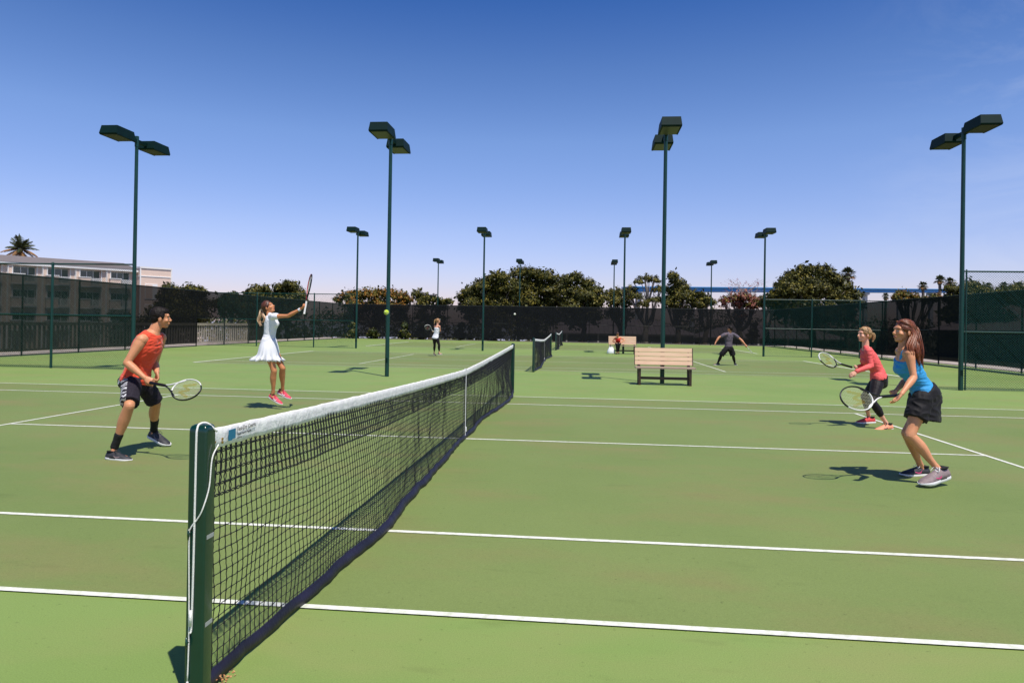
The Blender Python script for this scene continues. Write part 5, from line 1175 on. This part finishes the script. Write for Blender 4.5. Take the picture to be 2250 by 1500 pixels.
for b in range(nb):
    s0 = 1.25-BAY*4+BAY*b
    if s0 > S1-1.5: continue
    # pilaster wall between the windows, from the ground to the eaves
    for nm_, a_, c_, mk in (('pilaster', s0-1.18, s0-.62, 'wall'), ('pilaster', s0-.58, s0-.12, 'wall')):
        pp = hbox(nm_, a_, c_, -.41, -.02 if a_ < s0-1 else .25, GZ, 8.18+DZ, mk)
        for e in (a_, c_): hbox('corner_trim', e-.05, e+.05, -.04 if a_ < s0-1 else .21, .03 if a_ < s0-1 else .30, GZ, 8.17+DZ, 'trim', pp)
    for fl in range(3):
        zf = 6.05-2.92*fl+DZ
        w_ = hbox('window', s0+.05, s0+2.45, -.41, -.36, zf+.1, zf+2.02, 'trim')
        for q in range(3): hbox('pane', s0+.13+.78*q, s0+.13+.78*q+.70, -.355, -.335, zf+.18, zf+1.94, 'glass' if q < 2 else 'curtain', w_)
        hbox('floor_slab', s0-.1, s0+2.6, -.41, .24, zf-.22, zf, 'trim')
        bal = hbox('balcony', s0-.25, s0+1.10, .31, .62, zf-.15, zf+.98, 'wall')
        hbox('balcony_trim', s0-.32, s0+1.17, .26, .68, zf+.99, zf+1.10, 'trim', bal); hbox('balcony_trim', s0-.32, s0+1.17, .26, .68, zf-.27, zf-.16, 'trim', bal)
        m = MB()
        for k in range(14): m.box(hp(s0+1.20+.10*k, .40, zf+.46), (.022, .022, .42), ZR)
        m.box(hp(s0+1.85, .40, zf+.92), (.72, .035, .035), ZR); m.obj('balcony_railing', MT['trim'], ht)
        if fl: hbox('window_header', s0-.05, s0+2.55, -.41, -.15, zf+2.1, zf+2.6, 'wall')
blk = hbox('stair_block', 15.95, 20.2, -9, .9, GZ, 8.75+DZ, 'wall')
hbox('parapet_trim', 15.90, 20.27, -9.1, 1.0, 8.76+DZ, 9.0+DZ, 'trim', blk); hbox('band_trim', 15.90, 20.25, -9.05, .96, 7.6+DZ, 7.75+DZ, 'trim', blk)
for e in (15.95, 20.15): hbox('corner_trim', e-.05, e+.12, .91, .97, GZ, 8.7+DZ, 'trim', blk)
for fl in range(3):
    w_ = hbox('window', 16.6, 18.3, .91, .96, 4.2-2.92*fl, 6.4-2.92*fl, 'trim'); hbox('pane', 16.7, 17.6, .965, .98, 4.3-2.92*fl, 6.3-2.92*fl, 'wall', w_)
lw = hbox('low_wing', 20.4, 25.5, -7, -.5, GZ, 6.35+DZ, 'wall'); hbox('parapet_trim', 20.35, 25.6, -7.1, -.4, 6.36+DZ, 6.55+DZ, 'trim', lw)

# ------------------------------------------------------------------ low houses behind the fences
def house(label, c, ang, L_, D_, H_, rise, roofm='roofp', wallm='wallb', zg=None, nwin=4, name='low_house'):
    zg = gz(c[0], c[1]) if zg is None else zg; t = thing(name, (c[0], c[1], zg), label, 'house', 'low houses beyond the fences')
    Rz = Matrix.Rotation(R(ang), 3, 'Z'); q = lambda x, y, z_: V(c[0], c[1], zg)+Rz@V(x, y, z_)
    m = MB(); m.box(q(0,0,H_/2-.2), (L_/2, D_/2, H_/2+.2), Rz); m.obj('wall', MT[wallm], t)
    e = .7; x, y, z_ = L_/2+e, D_/2+e, H_; r_ = max(.5, L_/2-D_/2)
    m = MB(); m.add([q(-x,-y,z_), q(x,-y,z_), q(x,y,z_), q(-x,y,z_), q(-r_,0,z_+rise), q(r_,0,z_+rise)], [(0,1,5,4),(2,3,4,5),(1,2,5),(3,0,4),(0,3,2,1)]); rf = m.obj('roof', MT[roofm], t)
    m = MB(); n = int(L_/.55)
    for k in range(n+1):
        xx = -x+2*x*k/n; f = min(1, max(0, (x-abs(xx))/(x-r_))) if abs(xx) > r_ else 1
        m.beam(q(xx,-y,z_+.03), q(xx,-y+y*f,z_+rise*f+.03), .05, .06)
    m.obj('roof_seams', MT[roofm], rf)
    m = MB(); m.beam(q(-x,-y,z_-.08), q(x,-y,z_-.08), .12, .20); m.obj('gutter', MT['wallb'], t)
    for k in range(nwin):
        xx = -L_/2+L_*(k+.5)/nwin; w_ = MB(); w_.box(q(xx,-D_/2-.03,H_*.52), (.75,.03,.62), Rz); wo_ = w_.obj('window', MT['picket'], t)
        w_ = MB(); w_.box(q(xx,-D_/2-.07,H_*.52), (.66,.012,.53), Rz); w_.obj('pane', MT['glass'], wo_)
        w_ = MB(); w_.box(q(xx+L_/nwin/2-.05,-D_/2-.9,H_/2), (.10,.10,H_/2), Rz); w_.obj('porch_post', MT['picket'], t)
    return t
house('low house with pinkish metal roof behind the back fence, left of the seated person', (5.5, 92), 2, 20, 9, 2.7, 1.9, zg=-2.2, nwin=5)
house('low house with pinkish metal roof behind the back fence, behind the distant man', (25, 90), -3, 17, 9, 2.6, 1.7, zg=-2.3, nwin=5)
house('low house with grey-pink roof seen through the right screen, behind the two women', (33, 52), 62, 17, 8, 2.5, 1.8, zg=-.9, nwin=5)
house('low house with dark walls seen through the mesh at the right edge', (35.5, 36), 75, 12, 7, 2.5, 1.5, zg=-.8, nwin=4)

# ------------------------------------------------------------------ the far belt of greenery beyond the houses
rs_ = np.random.default_rng(77); PTS = [(-60, 84), (-34, 72), (-16, 71), (-6, 78), (0, 103), (20, 106), (44, 104), (58, 84), (64, 50), (60, 20)]
Vs, Ms = [], []
for (xa, ya), (xb, yb) in zip(PTS, PTS[1:]):
    Ln = math.hypot(xb-xa, yb-ya); n = int(Ln*46)
    t_ = rs_.uniform(0, 1, n); hh = 2.9+.9*np.sin(t_*Ln*.35+xa)+.5*np.sin(t_*Ln*1.1)
    far = (ya+yb)/2 > 95; hh = hh*(1.25 if far else 1.0)
    c = np.stack([xa+(xb-xa)*t_+rs_.normal(size=n)*1.0, ya+(yb-ya)*t_+rs_.normal(size=n)*1.2, -2.6+(hh+1.9)*rs_.uniform(0, 1, n)**.8], 1)
    nl = 7; D = rs_.normal(size=(n, nl, 3)); C = (c[:, None, :]+D*.26).reshape(-1, 3); Nn = D.reshape(-1, 3)+np.array([0, -.3, .5]); Nn /= np.linalg.norm(Nn, axis=1, keepdims=True)
    Vs.append(quads(C, Nn, .20, rs_)); Ms.append(np.repeat(rs_.choice(3, n, p=[.5, .3, .2]), nl))
bt_ = bpy.data.objects.new('tmp', None); COL.objects.link(bt_)
o = leafmesh('distant_greenery', np.concatenate(Vs), [MT['leafA'], MT['bush'], MT['leafB']], np.concatenate(Ms), bt_); o.parent = None; bpy.data.objects.remove(bt_)
tag(o, 'dark continuous belt of shrubs seen dimly through the fence screens', kind='stuff')
